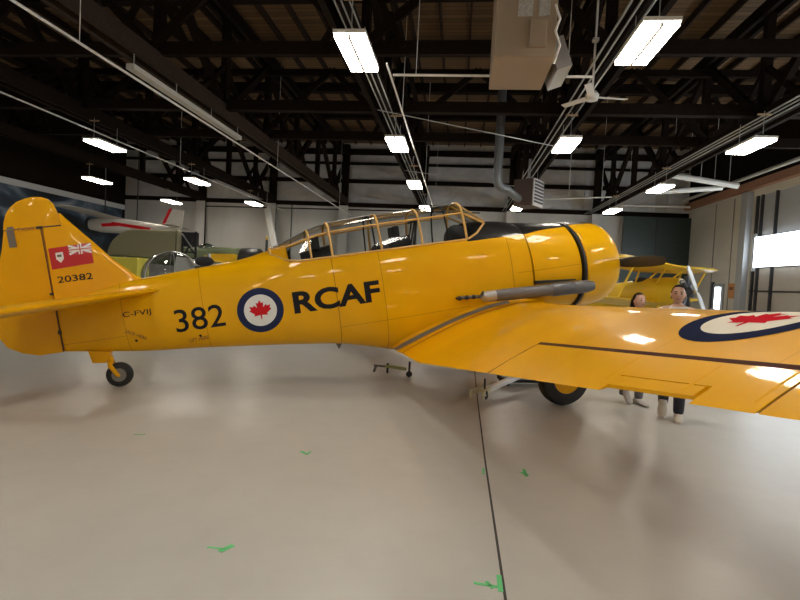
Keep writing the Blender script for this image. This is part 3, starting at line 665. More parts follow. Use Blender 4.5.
def wing_ring(b, x0, x1, sgn, n=26):
    te, le, _ = wsec(b); ch = le-te; up_, lo_ = [], []
    for k in range(n+1):
        x = x0+(x1-x0)*(1-math.cos(math.pi*k/n))/2 if x0 == 0 and x1 > .95 else x0+(x1-x0)*((k/n)**(1.8 if x0 == 0 else 1))
        a = te+ch*(1-x); up_.append((a, b*sgn, wsurf(b, a, 1))); lo_.append((a, b*sgn, wsurf(b, a, -1)))
    return up_+list(reversed(lo_))
HX = lambda b: -1.505-.03*(b-3.3)      # aileron hinge line (a)
AB0, AB1 = 3.36, 5.80
def bl(x0, x1, st=.12):
    n_ = max(2, int((x1-x0)/st)); return [x0+(x1-x0)*k/n_ for k in range(n_+1)]
def wing_mat():
    def ex(nt, sx):
        B_ = mth(nt, 'ABSOLUTE', sx.outputs[1]); out = []
        for b0 in (1.44, 2.2, 3.0, 3.9, 4.75, 5.6):
            out.append((mth(nt, 'MULTIPLY', mth(nt, 'LESS_THAN', mth(nt, 'ABSOLUTE', mth(nt, 'SUBTRACT', B_, b0)), .003), .35), (.3, .12, .005, 1)))
        out.append((mth(nt, 'MULTIPLY', mth(nt, 'LESS_THAN', mth(nt, 'ABSOLUTE', mth(nt, 'ADD', sx.outputs[0], .9)), .003), .3), (.3, .12, .005, 1)))
        return out
    return paint('wing_paint', ex, (.72, .335, .0, 1), (.82, .40, .001, 1))  # darker than the fuselage yellow: dark ceiling's reflection put into the colour
M_wing = wing_mat()
for sgn in (1, -1):
    wr = empty('starboard_wing' if sgn > 0 else 'port_wing'); wr.parent = pln
    m = MB(); m.loft([wing_ring(b, 0, 1, sgn) for b in [.0]+bl(.3, 1.44, .3)+bl(1.5, AB0-.012)]); lmb(m).build('inner_panel', M_wing, wr, smooth=True)
    rings = []
    for b in bl(AB0-.012, AB1+.012):
        te, le, _ = wsec(b); xh = 1-(HX(b)+.043-te)/(le-te); rings.append(wing_ring(b, 0, xh, sgn))
    m = MB(); m.loft(rings); lmb(m).build('outer_panel', M_wing, wr, smooth=True)
    m = MB(); m.loft([wing_ring(b, 0, 1, sgn) for b in [AB1+.012, 5.9, 5.95, 6.05, 6.15, 6.23, 6.3, 6.35, 6.38, 6.395]]); lmb(m).build('wing_tip', M_wing, wr, smooth=True)
    rings = []
    TB0, TB1 = 4.83, 5.44
    def ail(b0, b1, xa=None):
        q = []
        for b in bl(b0+(.008 if b0 == AB0 else 0), b1-(.004 if b1 == AB1 else 0), .1):
            te, le, _ = wsec(b); xh = 1-(HX(b)-te)/(le-te); q.append(wing_ring(b, xh, xa if xa else 1.0, sgn, 12))
        return q
    m = MB(); m.loft(ail(AB0, TB0)); m.loft(ail(TB0, TB1+.03, .893)); m.loft(ail(TB1+.03, AB1)); al = lmb(m).build('aileron', M_yel, wr, smooth=True)
    q = []
    for b in bl(TB0, TB1, .1):
        te, le, _ = wsec(b); q.append([(a, bb, c) for a, bb, c in wing_ring(b, .899, .958, sgn, 6)])
    m = MB(); m.loft(q); tb = lmb(m).build('trim_tab', M_yel, al)
    # cove closing strip, the shade of the hinge gap painted in brown
    m = MB(); m.loft([[(HX(b)+.041, b*sgn, wsurf(b, HX(b)+.05, 1)-.001), (HX(b)+.002, b*sgn, wsurf(b, HX(b), 1)-.03), (HX(b)+.002, b*sgn, wsurf(b, HX(b), -1)+.002), (HX(b)+.041, b*sgn, wsurf(b, HX(b), -1)+.002)] for b in bl(AB0, AB1, .3)])
    lmb(m).build('hinge_cove_shade', mat('cove_shade_brown', (.075, .018, .006, 1), .7), wr)
    for b_e, s_e in ((AB0-.0085, 1), (AB1+.0085, 1)):  # end gaps of the aileron, shade painted in the same brown
        m = MB(); m.loft([[(a, (b_e-.003)*sgn, wsurf(b_e, a)-.001), (a, (b_e+.003)*sgn, wsurf(b_e, a)-.001), (a, (b_e+.003)*sgn, wsurf(b_e, a, -1)+.001), (a, (b_e-.003)*sgn, wsurf(b_e, a, -1)+.001)] for a in bl(wsec(b_e)[0]+.01, HX(b_e)+.05, .1)]); lmb(m).build('hinge_cove_shade', MATS['cove_shade_brown'], wr)
    # leading rib bands on the aileron : raised stitched tapes
    for b in (4.15, 4.75, 5.35, 5.74):
        m = MB(); te, le, _ = wsec(b)
        m.loft([[(a, (b-.012)*sgn, wsurf(b, a)+.0005), (a, b*sgn, wsurf(b, a)+.003), (a, (b+.012)*sgn, wsurf(b, a)+.0005)] for a in bl(-1.86, HX(b)-.03, .06)], cap=False, close=False)
        lmb(m).build('rib_tape', M_yel, al, smooth=True)
    # fillet from fuselage side to wing
    def fil(a, t):
        b1 = .66; zw = wsurf(max(b1, .5), max(min(a, .33), -2.09)); hgt = .10 if a > -2.0 else .10-.08*min(1, (-2.0-a)/.12)
        c1 = zw+hgt; b0 = fb(a, c1)
        P0, P1, P2 = Vector((b1, zw)), Vector((b0+.02, zw+.005)), Vector((b0-.01, c1)); p = P0*(1-t)**2+P1*2*t*(1-t)+P2*t*t
        return p
    fa = [-2.12, -2.07]+bl(-2.0, .3, .12)
    m = MB(); m.loft([[(a, fil(a, t/8).x*sgn, fil(a, t/8).y) for t in range(9)] for a in fa], cap=False, close=False); lmb(m).build('wing_fillet', M_yel, pln, smooth=True)
    m = MB(); m.loft([[(a, (fil(a, t).x+.004)*sgn, fil(a, t).y+.004) for t in (.34, .46, .58, .70)] for a in [x for x in fa if x < -.25]], cap=False, close=False); lmb(m).build('grey_seal', mat('seal_grey', (.16, .145, .125, 1), .45), pln, smooth=True)
    m = MB(); m.loft([[(a, (.69-.014)*sgn, wsurf(.69, a)+.008), (a, (.69+.014)*sgn, wsurf(.70, a)+.008)] for a in bl(-2.095, .1, .1)], cap=False, close=False); lmb(m).build('red_line', mat('line_red', (.20, .012, .006, 1), .5), pln)
# maple leaf polygon (eleven points)
LEAF = [(0, 1), (.14, .72), (.30, .80), (.24, .36), (.50, .60), (.55, .46), (.86, .52), (.76, .26), (.90, .16), (.50, -.16), (.56, -.32), (.06, -.27), (.04, -.62), (-.04, -.62), (-.06, -.27),
        (-.56, -.32), (-.50, -.16), (-.90, .16), (-.76, .26), (-.86, .52), (-.55, .46), (-.50, .60), (-.24, .36), (-.30, .80), (-.14, .72)]
LEAF = [(x, y-.12) for x, y in LEAF]
def disc(r_, n=48): return [(0, 0)]+[(r_*math.cos(2*math.pi*k/n), r_*math.sin(2*math.pi*k/n)) for k in range(n)], [(0, 1+k, 1+(k+1) % n) for k in range(n)]
def ringf(r0, r1, n=48): return [(r0*math.cos(2*math.pi*k/n), r0*math.sin(2*math.pi*k/n)) for k in range(n)]+[(r1*math.cos(2*math.pi*k/n), r1*math.sin(2*math.pi*k/n)) for k in range(n)], [(k, (k+1) % n, n+(k+1) % n, n+k) for k in range(n)]
def side_fn(a0, c0, off, sgn=1, rot=0):
    cr, sr = math.cos(rot), math.sin(rot)
    def fn(x, y):
        a = a0+x*cr-y*sr; c = c0+x*sr+y*cr; return L(a, sgn*(fb(a, c)+off), c)
    return fn
def wing_fn(a0, b0, off, sgn=1):
    def fn(x, y):       # y forward, x outboard
        b = b0+x; a = a0+y; return L(a, b*sgn, wsurf(b, a)+off)
    return fn
def roundel(fn, r_, parent, nm='roundel', M_blue=M_blue, M_white=M_white, M_red=M_red):
    v, f = ringf(r_*.70, r_); o = decal(nm, v, f, fn(.002), M_blue, parent)
    v, f = disc(r_*.705); decal('white_disc', v, f, fn(.003), M_white, o, .04)
    v = [(x*r_*.53, y*r_*.53) for x, y in LEAF]; decal('maple_leaf', v, [tuple(range(len(v)))], fn(.0045), M_red, o, .04)
roundel(lambda off: side_fn(-3.90, 1.535, off), .305, pln)
roundel(lambda off: wing_fn(-.90, 4.985, off), .435, pln, 'wing_roundel', M_blue2, M_white2, M_red2)
def text(body, x0, x1, y0, y1, mk, m, nm='lettering', bold=.0, parent=pln, ml=.04):
    vs, fs = flat_text(body, bold)
    return decal(nm, [((x1-x0)*x+x0, (y1-y0)*y+y0) for x, y in vs], fs, mk, m, parent, ml)
fz = side_fn(0, 0, .003)
text('RCAF', -3.46, -2.25, 1.415, 1.72, fz, M_letter, bold=.035)
text('382', -5.0, -4.37, 1.395, 1.70, fz, M_letter, bold=.006)
text('C-FVIJ', -5.62, -5.27, 1.675, 1.765, fz, M_letter, bold=.005)
text('JACK HERE', 0, .27, 0, .055, side_fn(-5.64, 1.49, .003, rot=-.55), mat('stencil_red', (.15, .02, .008, 1), .5), bold=.004)
text('LIFT HERE', 0, .25, 0, .05, side_fn(-4.87, 1.235, .003, rot=.05), MATS['stencil_red'], bold=.004)
for a0, c0 in ((-4.72, 1.31), (-5.52, 1.37)):
    v, f = disc(.018, 12); decal('jack_point', v, f, side_fn(a0, c0, .003), M_letter, pln)

# ---- fin and rudder, stabiliser
def plate(stations, thick, name, m, parent, axis='c'):
    """stations: (span position, le, te); thickness lens"""
    rs = []
    for s_, le, te, th in stations:
        up_, lo_ = [], []
        for k in range(11):
            x = (1-math.cos(math.pi*k/10))/2; a = le+(te-le)*x; h = th*thick(x)
            up_.append((a, h, s_) if axis == 'c' else (a, s_, h)); lo_.append((a, -h, s_) if axis == 'c' else (a, s_, -h))
        rs.append(up_+list(reversed(lo_))[1:-1] if thick(1) < 1e-5 and thick(0) < 1e-5 else up_+list(reversed(lo_)))
    return rs
full = lambda x: math.sqrt(max(0, 1-(1-x)**2))*.5           # rounded nose, full at the hinge
taper = lambda x: .5*(1-x)**.9+.004
lens = lambda x: .5*yt(x)/.5
fin = MB(); fin.loft(plate([(2.02, -5.05, -6.385, .14), (2.15, -5.32, -6.385, .13), (2.23, -5.43, -6.385, .125), (2.49, -5.67, -6.38, .115), (2.75, -5.87, -6.375, .10), (2.965, -6.04, -6.37, .09)], full, 'fin', None, None))
lmb(fin).build('fin', M_yel, pln, smooth=True)
m = MB(); m.loft(plate([(2.965, -6.04, -6.17, .075), (3.06, -6.115, -6.175, .06), (3.13, -6.165, -6.18, .04)], full, '', None, None)); lmb(m).build('fin_cap', M_yel, pln, smooth=True)
rud = [(1.36, -6.41, -6.70, .06), (1.42, -6.41, -6.88, .07), (1.52, -6.41, -7.03, .07), (1.7, -6.41, -7.12, .08), (1.95, -6.41, -7.13, .09), (2.2, -6.405, -7.06, .10), (2.5, -6.40, -6.96, .10), (2.75, -6.395, -6.88, .095), (2.975, -6.39, -6.82, .09)]
m = MB(); m.loft(plate(rud, taper, '', None, None)); rd = lmb(m).build('rudder', M_yel, pln, smooth=True)
hl = lambda x: .5*math.sin(math.pi*min(.98, max(.02, x)))**.6
m = MB(); m.loft(plate([(2.985, -6.185, -6.82, .085), (3.08, -6.185, -6.80, .08), (3.18, -6.20, -6.76, .07), (3.26, -6.225, -6.70, .06), (3.32, -6.27, -6.62, .045), (3.355, -6.34, -6.52, .03), (3.365, -6.40, -6.46, .01)], hl, '', None, None)); lmb(m).build('rudder_horn', M_yel, rd, smooth=True)
m = MB(); m.box((-6.74, .03, 2.87), (.08, .006, .22)); m.box((-6.73, .035, 3.0), (.07, .006, .03)); lmb(m).build('tape_patch', mat('patch_grey', (.16, .13, .10, 1), .6), rd)
m = MB(); m.box((-6.41, .045, 2.97), (.06, .02, .03)); m.box((-6.41, .045, 1.62), (.035, .03, .05)); m.box((-6.41, .06, 2.12), (.04, .03, .03)); lmb(m).build('hinge', M_blackpaint, rd)
m = MB(); m.tube([(-6.395, .052, 2.96), (-6.40, .068, 2.1)], .006, 6); m.tube([(-6.405, .045, 1.9), (-6.41, .035, 1.37)], .01, 6); lmb(m).build('hinge_gap', M_brown, rd)
for sgn in (1, -1):
    st_ = []
    for b, le, te in ((.05, -5.05, -6.42), (.18, -5.08, -6.42), (.3, -5.28, -6.42), (.6, -5.46, -6.42), (1.0, -5.64, -6.42), (1.4, -5.83, -6.42), (1.75, -6.0, -6.42), (1.9, -6.12, -6.42), (1.97, -6.28, -6.42)):
        th = .13 if b < 1.5 else .11*(1-(b-1.5)*.9)
        st_.append((b, le, te, max(.02, th)))
    m = MB(); rs = plate(st_, full, '', None, None, 'b'); rs = [[(a, b*sgn, c+1.985) for a, b, c in r_] for r_ in rs]; m.loft(rs)
    sb = lmb(m).build('stabilizer', M_yel, pln, smooth=True)
    st_ = [(.12, -6.43, -6.85, .12), (.3, -6.43, -7.05, .12), (1.0, -6.43, -7.03, .11), (1.6, -6.43, -6.95, .09), (1.85, -6.43, -6.85, .05), (1.96, -6.43, -6.66, .03)]
    m = MB(); rs = plate(st_, taper, '', None, None, 'b'); rs = [[(a, b*sgn, c+1.985) for a, b, c in r_] for r_ in rs]; m.loft(rs); lmb(m).build('elevator', M_yel, sb, smooth=True)
# decals on the fin
def finth(a, c): 
    le = cr_interp([(2.02, -5.05), (2.15, -5.32), (2.23, -5.43), (2.49, -5.67), (2.75, -5.87), (2.965, -6.04)], c)[0]; th = cr_interp([(2.02, .14), (2.49, .115), (2.965, .09)], c)[0]
    x = min(1, max(0, (a-le)/(-6.38-le))); return th*full(x)
fin_fn = lambda off: (lambda x, y: L(x, finth(x, y)+off, y))
def quad(x0, y0, x1, y1): return [(x0, y0), (x1, y0), (x1, y1), (x0, y1)], [(0, 1, 2, 3)]
v = [(-6.355, 2.425), (-5.875, 2.45), (-5.875, 2.715), (-6.355, 2.695)]
flag = decal('red_ensign', v, [(0, 1, 2, 3)], fin_fn(.004), mat('flag_red', (.50, .012, .015, 1), .45), pln)
M_fw = mat('flag_white', (.80, .78, .78, 1), .5)
v = [(-6.13, 2.58), (-5.877, 2.59), (-5.877, 2.713), (-6.13, 2.703)]; decal('flag_canton', v, [(0, 1, 2, 3)], fin_fn(.0055), mat('flag_rose', (.48, .06, .10, 1), .5), flag)
x0, x1, y0, y1 = -6.13, -5.877, 2.582, 2.712; cx, cy = (x0+x1)/2, (y0+y1)/2
vs, fs = [], []
def strip(xa, ya, xb, yb, w):
    d = Vector((xb-xa, yb-ya)).normalized(); nn = Vector((-d.y, d.x))*w/2; o = len(vs)
    vs.extend([(xa+nn.x, ya+nn.y), (xb+nn.x, yb+nn.y), (xb-nn.x, yb-nn.y), (xa-nn.x, ya-nn.y)]); fs.append((o, o+1, o+2, o+3))
strip(x0, cy, x1, cy, .045); decal('flag_cross', vs, fs, fin_fn(.0068), M_fw, flag); vs, fs = [], []
strip(cx, y0, cx, y1, .045); decal('flag_cross', vs, fs, fin_fn(.0069), M_fw, flag); vs, fs = [], []
strip(x0, y0+.01, x1, y1-.01, .026); decal('flag_saltire', vs, fs, fin_fn(.0072), M_fw, flag); vs, fs = [], []
strip(x0, y1-.01, x1, y0+.01, .026); decal('flag_saltire', vs, fs, fin_fn(.0074), M_fw, flag); vs, fs = [], []
strip(x0, cy, x1, cy, .016); strip(cx, y0, cx, y1, .016); decal('flag_red_cross', vs, fs, fin_fn(.0085), mat('flag_rose2', (.5, .15, .12, 1), .5), flag)
v = [(-6.285, 2.63), (-6.20, 2.635), (-6.20, 2.55), (-6.24, 2.50), (-6.285, 2.55)]; sh = decal('flag_shield', v, [(0, 1, 2, 3, 4)], fin_fn(.006), M_fw, flag)
v, f = quad(-6.27, 2.575, -6.22, 2.605); decal('shield_charge', v, f, fin_fn(.0075), mat('charge_dark', (.12, .13, .08, 1), .5), flag)
text('20382', -6.315, -5.915, 2.245, 2.33, fin_fn(.004), M_letter, bold=.008, ml=.03)
text('TIOIST', -6.66, -6.42, 2.945, 2.985, lambda x, y: L(x, .044, y), mat('stencil_brown', (.35, .10, .01, 1), .5), parent=rd)

# ---- landing gear
def wheel(parent, c, r_, w, hub_m, name):
    c = Vector(c); prof = [(-w/2, r_*.55), (-w/2, r_*.72), (-w*.42, r_*.92), (-w*.2, r_*.99), (0, r_), (w*.2, r_*.99), (w*.42, r_*.92), (w/2, r_*.72), (w/2, r_*.55), (w*.3, r_*.5), (-w*.3, r_*.5), (-w/2, r_*.55)]
    m = MB(); m.lathe(prof, c, (0, 1, 0), 40, cap=False); t = m.build(name, M_black, parent, smooth=True)
    m = MB(); m.lathe([(-w*.46, r_*.05), (-w*.50, r_*.2), (-w*.44, r_*.46), (-w*.46, r_*.56), (-w*.34, r_*.57), (w*.34, r_*.57), (w*.46, r_*.56), (w*.44, r_*.46), (w*.5, r_*.2), (w*.46, r_*.05)], c, (0, 1, 0), 32); m.build('wheel_hub', hub_m, t, smooth=True)
    return t
for sgn in (1, -1):
    b = 1.35*sgn; lg = MB(); lg.tube([L(-.12, b-.16*sgn, .72), Vector((-.02, -(b-.16*sgn), .5)), Vector((0, -(b-.16*sgn), .36))], [.06, .055, .045], 12)
    lg.tube([(0, -(b-.18*sgn), .345), (0, -b, .345)], .035, 10)
    l_ = lg.build('landing_gear_leg', M_yel, pln, smooth=True)
    wheel(l_, (-.04, -b, .38), .38, .22, M_yel, 'main_tyre')
tl = MB(); tw = Vector((-5.90, 0, .165))
p0 = Vector(L(-6.10, 0, 1.30)); p1 = Vector(L(-5.93, 0, 1.26))
tl.loft([[p0+Vector((-.03, .07, .02)), p0+Vector((-.03, -.07, .02)), p1+Vector((.06, -.07, .02)), p1+Vector((.06, .07, .02))], [p0+Vector((.02, .05, -.14)), p0+Vector((.02, -.05, -.14)), p1+Vector((.0, -.05, -.13)), p1+Vector((.0, .05, -.13))]])
tl.tube([p1+Vector((.02, 0, -.05)), p1+Vector((.05, 0, -.12)), tw+Vector((-.10, -.09, .13)), tw+Vector((0, -.09, 0))], [.05, .04, .03, .025], 10)
tl.tube([p1+Vector((.02, 0, -.05)), p1+Vector((.05, 0, -.12)), tw+Vector((-.10, .09, .13)), tw+Vector((0, .09, 0))], [.05, .04, .03, .025], 10)
tl.tube([tw+Vector((0, -.09, 0)), tw+Vector((0, .09, 0))], .02, 8)
tg = tl.build('tail_gear_fork', M_yel, pln, smooth=True); wheel(tg, tw, .165, .11, mat('tail_hub', (.22, .21, .19, 1), .4), 'tail_tyre')
m = MB(); m.poly([(-2.92, 0, .86), (-2.82, 0, .85), (-2.88, 0, .76)], (0, .01, 0)); lmb(m).build('antenna', M_exh, pln)

# ================================================================== things on the floor
def local_axes(p, q): d = (q-p); d.z = 0; return math.atan2(d.y, d.x)
p, q = atz(477, 402, 0), atz(533, 384, 0); p2 = Vector((1.35, 8.6, 0))
tb = empty('tow_bar', p, local_axes(p, q)); tag(tb, 'white tow bar with a yellow fork head and small castor lying behind the main wheel', 'tow bar')
Lb = (q-p).length+.9
M_cream = mat('tow_cream', (.75, .73, .50, 1), .5)
m = MB(); m.bar((.22, 0, .13), (Lb, 0, .30), .09, .07); m.build('beam', mat('tow_white', (.9, .9, .9, 1), .4), tb, bevel=.01)
m = MB(); m.bar((-.02, -.09, .12), (.27, -.05, .15), .03, .07); m.bar((-.02, .09, .12), (.27, .05, .15), .03, .07); m.box((.12, 0, .14), (.06, .2, .05)); m.box((-.01, -.10, .10), (.02, .03, .12)); m.box((-.01, .10, .10), (.02, .03, .12)); m.build('fork_head', M_cream, tb, bevel=.004)
m = MB(); m.lathe([(-.02, .05), (-.025, .045), (.02, .045), (.025, .05)], (.22, .0, .05), (0, 1, 0), 20); w = m.build('castor_wheel', M_black, tb, smooth=True)
MB().bar((.22, 0, .05), (.2, 0, .13), .03, .04).build('castor_fork', M_steel, tb)
MB().bar((.2, 0, .14), (.19, 0, .30), .02, .02).build('pin', M_dark, tb)
for y_ in (-.06, .06): MB().lathe([(-.012, .028), (.012, .028)], (.08, y_*1.5, .13), (0, 1, 0), 12).build('bolt', M_dark, tb)
c = atz(519, 387, 0)
jk = empty('floor_dolly', (c.x+.1, c.y+.25, 0), R(14)); tag(jk, 'low dark wheeled dolly with a grey plate behind the tow bar', 'dolly')
MB().box((0, 0, .13), (.8, .4, .04)).build('plate', mat('dolly_plate', (.38, .42, .5, 1), .5), jk, bevel=.01)
MB().box((-.03, 0, .09), (.74, .34, .06)).build('frame', M_dark, jk)
for dx in (-.33, .33):
    for dy in (-.15, .15): MB().lathe([(-.02, .04), (.02, .04)], (dx, dy, .04), (0, 1, 0), 14).build('wheel', M_black, jk)
c = atz(409, 377, 0); c0 = atz(381, 368, 0)
ts = empty('tail_tow_arm', c, R(172)); tag(ts, 'small pale green tow arm with one black castor under the wing root', 'tow arm')
sc_ = .62
MB().bar((.05, 0, .13), (.42, 0, .15), .06, .05).build('arm', mat('arm_green', (.38, .42, .18, 1), .5), ts, bevel=.005)
MB().lathe([(-.02, .05), (.02, .05)], (0, 0, .05), (0, 1, 0), 16).build('castor_wheel', M_black, ts)
MB().bar((0, 0, .05), (.0, 0, .26), .03, .03).build('post', M_dark, ts)
MB().bar((.38, 0, .03), (.38, 0, .2), .03, .03).build('rest', M_dark, ts)
MB().bar((.62, 0, .03), (.58, 0, .15), .03, .04).build('foot', M_exh, ts); MB().bar((.42, 0, .14), (.62, 0, .14), .03, .03).build('tongue', M_exh, ts)

# ================================================================== people
def skin_body(name, chains, m, parent, sub=2):
    """chains: list of lists of (point, radius); the first point of a later chain may repeat one of an earlier chain"""
    vs, es, rs = [], [], []; key = {}
    for ch in chains:
        prev = None
        for p, r_ in ch:
            k = tuple(round(x, 4) for x in p)
            if k not in key: key[k] = len(vs); vs.append(p); rs.append(r_)
            i = key[k]
            if prev is not None and prev != i: es.append((prev, i))
            prev = i
    me = bpy.data.meshes.new(name); me.from_pydata([tuple(v) for v in vs], es, []); o = bpy.data.objects.new(name, me); COL.objects.link(o); o.parent = parent
    bm = bmesh.new(); bm.from_mesh(me); lay = bm.verts.layers.skin.verify()
    for i, v in enumerate(bm.verts):
        r_ = rs[i]; v[lay].radius = r_ if isinstance(r_, tuple) else (r_, r_); v[lay].use_root = (i == 0)
    bm.to_mesh(me); bm.free(); me.materials.append(m)
    sk = o.modifiers.new('skin', 'SKIN'); sk.use_smooth_shade = True; sk.branch_smoothing = .6
    sb = o.modifiers.new('sub', 'SUBSURF'); sb.levels = sub; sb.render_levels = sub
    return o
def person(P, rz, H, top_m, trouser_m, skin_m, hair_m, shoe_m, label, long_hair=False, stride=.3, lift=.10):
    r = empty('person', P, rz); tag(r, label, 'person'); k = H/1.72; V = lambda x, y, z: (x*k, y*k, z*k)      # faces +X
    hip, kn, an = .92, .50, .09
    fr, bk = stride*.5, -stride*.5
    neck, chest, waist, pel = V(0, 0, 1.475), V(.01, 0, 1.32), V(0, 0, 1.10), V(0, 0, .95)
    def leg(s, f, up): return [(pel, .13*k), (V(0, .09*s, .88), .085*k), (V(.04+f*.55+up*.8, .09*s, kn+.02+up*.4), .062*k), (V(f-up*.9, .09*s, .12+up), .042*k), (V(f-up*.9, .09*s, .075+up), .04*k)]
    def arm(s, f): return [(V(.01, 0, 1.36), .10*k), (V(0, .18*s, 1.415), .055*k), (V(-.03+f*.3, .22*s, 1.12), .042*k), (V(.06+f, .21*s, .90), .03*k), (V(.07+f, .205*s, .84), .026*k)]
    chains = [[(pel, .13*k), (waist, .115*k), (chest, .13*k), (V(.01, 0, 1.36), .10*k), (neck, .052*k), (V(.01, 0, 1.53), .052*k)]]
    chains += [leg(1, fr, 0), leg(-1, bk, lift), arm(1, -.08), arm(-1, .10)]
    body = skin_body('body', chains, skin_m, r)
    # head
    hd = MB(); n_, m_ = 24, 18; hc = Vector(V(.03, 0, 1.60)); rings = []
    for i in range(m_+1):
        th = math.pi*min(.985, max(.015, i/m_)); q = []
        for j in range(n_):
            ph = 2*math.pi*j/n_; x_, y_, z_ = math.sin(th)*math.cos(ph), math.sin(th)*math.sin(ph), math.cos(th)
            w = .080*(1-.22*max(0, -z_-.1)); dpt = .10
            X_ = x_*dpt; Y_ = y_*w; Z_ = z_*.122
            if x_ > .75 and abs(y_) < .25: X_ += .018*math.exp(-((z_+.12)/.16)**2)*(1-abs(y_)/.25)       # nose
            if x_ > .6: X_ -= .008*math.exp(-((z_-.12)/.1)**2)*math.exp(-((abs(y_)-.42)/.18)**2)         # eye sockets
            if x_ > .5: X_ += .006*math.exp(-((z_+.8)/.2)**2)                                              # chin
            q.append(hc+Vector((X_, Y_, Z_))*k)
        rings.append(q)
    hd.loft(rings)
    for s in (1, -1): hd.ball(hc+Vector((-.005, .082*s, -.01))*k, (.018*k, .009*k, .03*k), 10, 8)
    head = hd.build('head', skin_m, r, smooth=True, sharp=80)
    for s in (1, -1):
        MB().ball(hc+Vector((.087, .032*s, .012))*k, (.012*k, .014*k, .008*k), 10, 8).build('eye', mat('eye_dark', (.02, .015, .012, 1), .3), head, smooth=True)
        MB().ball(hc+Vector((.091, .033*s, .036))*k, (.008*k, .02*k, .005*k), 10, 6).build('eyebrow', hair_m, head, smooth=True)
    MB().ball(hc+Vector((.092, 0, -.055))*k, (.010*k, .025*k, .007*k), 12, 6).build('mouth', mat('lip', (.30, .09, .07, 1), .5), head, smooth=True)
    hr = MB(); rings = []
    for i in range(13):
        th = math.pi*.62*max(.02, i/12); q = []
        for j in range(n_):
            ph = 2*math.pi*j/n_; x_, y_, z_ = math.sin(th)*math.cos(ph), math.sin(th)*math.sin(ph), math.cos(th)
            zz = max(z_, .70 if x_ > .2 else z_) ; sc = 1.0
            if x_ > .2 and z_ < .70: sc = .80
            q.append(hc+Vector((x_*.108*sc-.008, y_*.090*sc, zz*.134))*k)
        rings.append(q)
    hr.loft(rings, cap=False)
    if long_hair: hr.tube([hc+Vector((-.07, 0, .02))*k, hc+Vector((-.085, 0, -.1))*k, hc+Vector((-.08, 0, -.22))*k, hc+Vector((-.06, 0, -.3))*k], [.07*k, .075*k, .06*k, .02*k], 14)
    hr.build('hair', hair_m, r, smooth=True, sharp=80)
    # clothes
    sh = [[(pel, .150*k), (waist, .135*k), (chest, .152*k), (V(.01, 0, 1.39), .118*k), (V(.005, 0, 1.465), .072*k)]]
    for s, f in ((1, -.08), (-1, .10)): sh.append([(V(.01, 0, 1.39), .118*k), (V(0, .185*s, 1.415), .07*k), (V(-.03+f*.3, .22*s, 1.14), .056*k)])
    skin_body('shirt', sh, top_m, r)
    tr_ = []
    for s, f, up in ((1, fr, 0), (-1, bk, lift)):
        lg_ = leg(s, f, up); tr_.append([(pel, .15*k), (lg_[1][0], .102*k), (lg_[2][0], .082*k), (lg_[3][0], .068*k), (lg_[4][0], .062*k)])
    skin_body('trousers', tr_, trouser_m, r)
    for s, f, up in ((1, fr, 0), (-1, bk, lift)):
        an_ = Vector(V(f-up*.9, .09*s, .0)); tilt = -R(0) if up == 0 else R(45); Mx = Matrix.Rotation(tilt, 3, 'Y')
        zb = up*k; rs_ = []
        for x_, w_, h_ in ((-.085, .03, .04), (-.07, .046, .10), (-.02, .052, .13), (.05, .052, .095), (.12, .058, .07), (.18, .05, .055), (.215, .025, .03)):
            q = [an_+Vector((0, 0, zb))+Mx@(Vector((x_, w_*math.cos(t_), max(0.0, h_*.5+h_*.5*math.sin(t_)*1.0)))*k) for t_ in [2*math.pi*j/12 for j in range(12)]]
            rs_.append(q)
        zmin = min(p.z for q in rs_ for p in q)
        if zmin < 0: rs_ = [[p-Vector((0, 0, zmin)) for p in q] for q in rs_]
        MB().loft(rs_).build('shoe', shoe_m, r, smooth=True)
    # hands
    for s, f in ((1, -.08), (-1, .10)):
        w0 = Vector((.07+f, .205*s, .84)); hm = MB()
        hm.loft([[ (w0+Vector((dx*wd, s*-.012+dy*.012, dz)))*k for dx, dy in ((-1, -1), (1, -1), (1, 1), (-1, 1))] for wd, dz in ((.022, .01), (.034, -.03), (.038, -.085))])
        for j, ln in enumerate((.060, .072, .068, .052)):
            fx = -.029+j*.0195; b0 = w0+Vector((-fx, -.012*s, -.08)); hm.tube([b0*k, (b0+Vector((.003, -.006*s, -ln*.5)))*k, (b0+Vector((.004, -.022*s, -ln)))*k], [.0095*k, .009*k, .007*k], 8)
        t0 = w0+Vector((.028, -.012*s, -.02)); hm.tube([t0*k, (t0+Vector((.022, -.008*s, -.03)))*k, (t0+Vector((.022, -.016*s, -.06)))*k], [.012*k, .0105*k, .008*k], 8)
        hm.build('hand', skin_m, r, smooth=True)
    return r
M_skin = mat('skin', (.52, .29, .20, 1), .5, nscale=5); M_skin2 = mat('skin_two', (.58, .34, .25, 1), .5)
M_hair = mat('dark_hair', (.010, .007, .006, 1), .7, spec=.1)
M_cream2 = mat('cream_shoe', (.62, .56, .48, 1), .6)
mp_ = atz(671, 419, 0); mp_ = Vector((mp_.x+.02, mp_.y, 0))
person((mp_.x-.02, mp_.y+.04, 0), R(-112), 1.725, mat('shirt_white', (.70, .68, .66, 1), .7), mat('trousers_navy', (.018, .02, .035, 1), .7), M_skin, M_hair, M_cream2,
       'taller person with short dark hair and cream shoes walking behind the starboard wing', stride=.12, lift=.07)
cp = atz(637, 404, 0)
person((cp.x-.08, cp.y+.02, 0), R(-70), 1.60, mat('top_dark', (.05, .05, .06, 1), .7), mat('leggings_grey', (.14, .135, .15, 1), .7), M_skin2, mat('brown_hair', (.016, .010, .008, 1), .7, spec=.1), mat('shoe_pale', (.55, .52, .50, 1), .6),
       'shorter dark haired person in grey leggings between the engine cowling and taller person', long_hair=True, stride=.10, lift=.03)

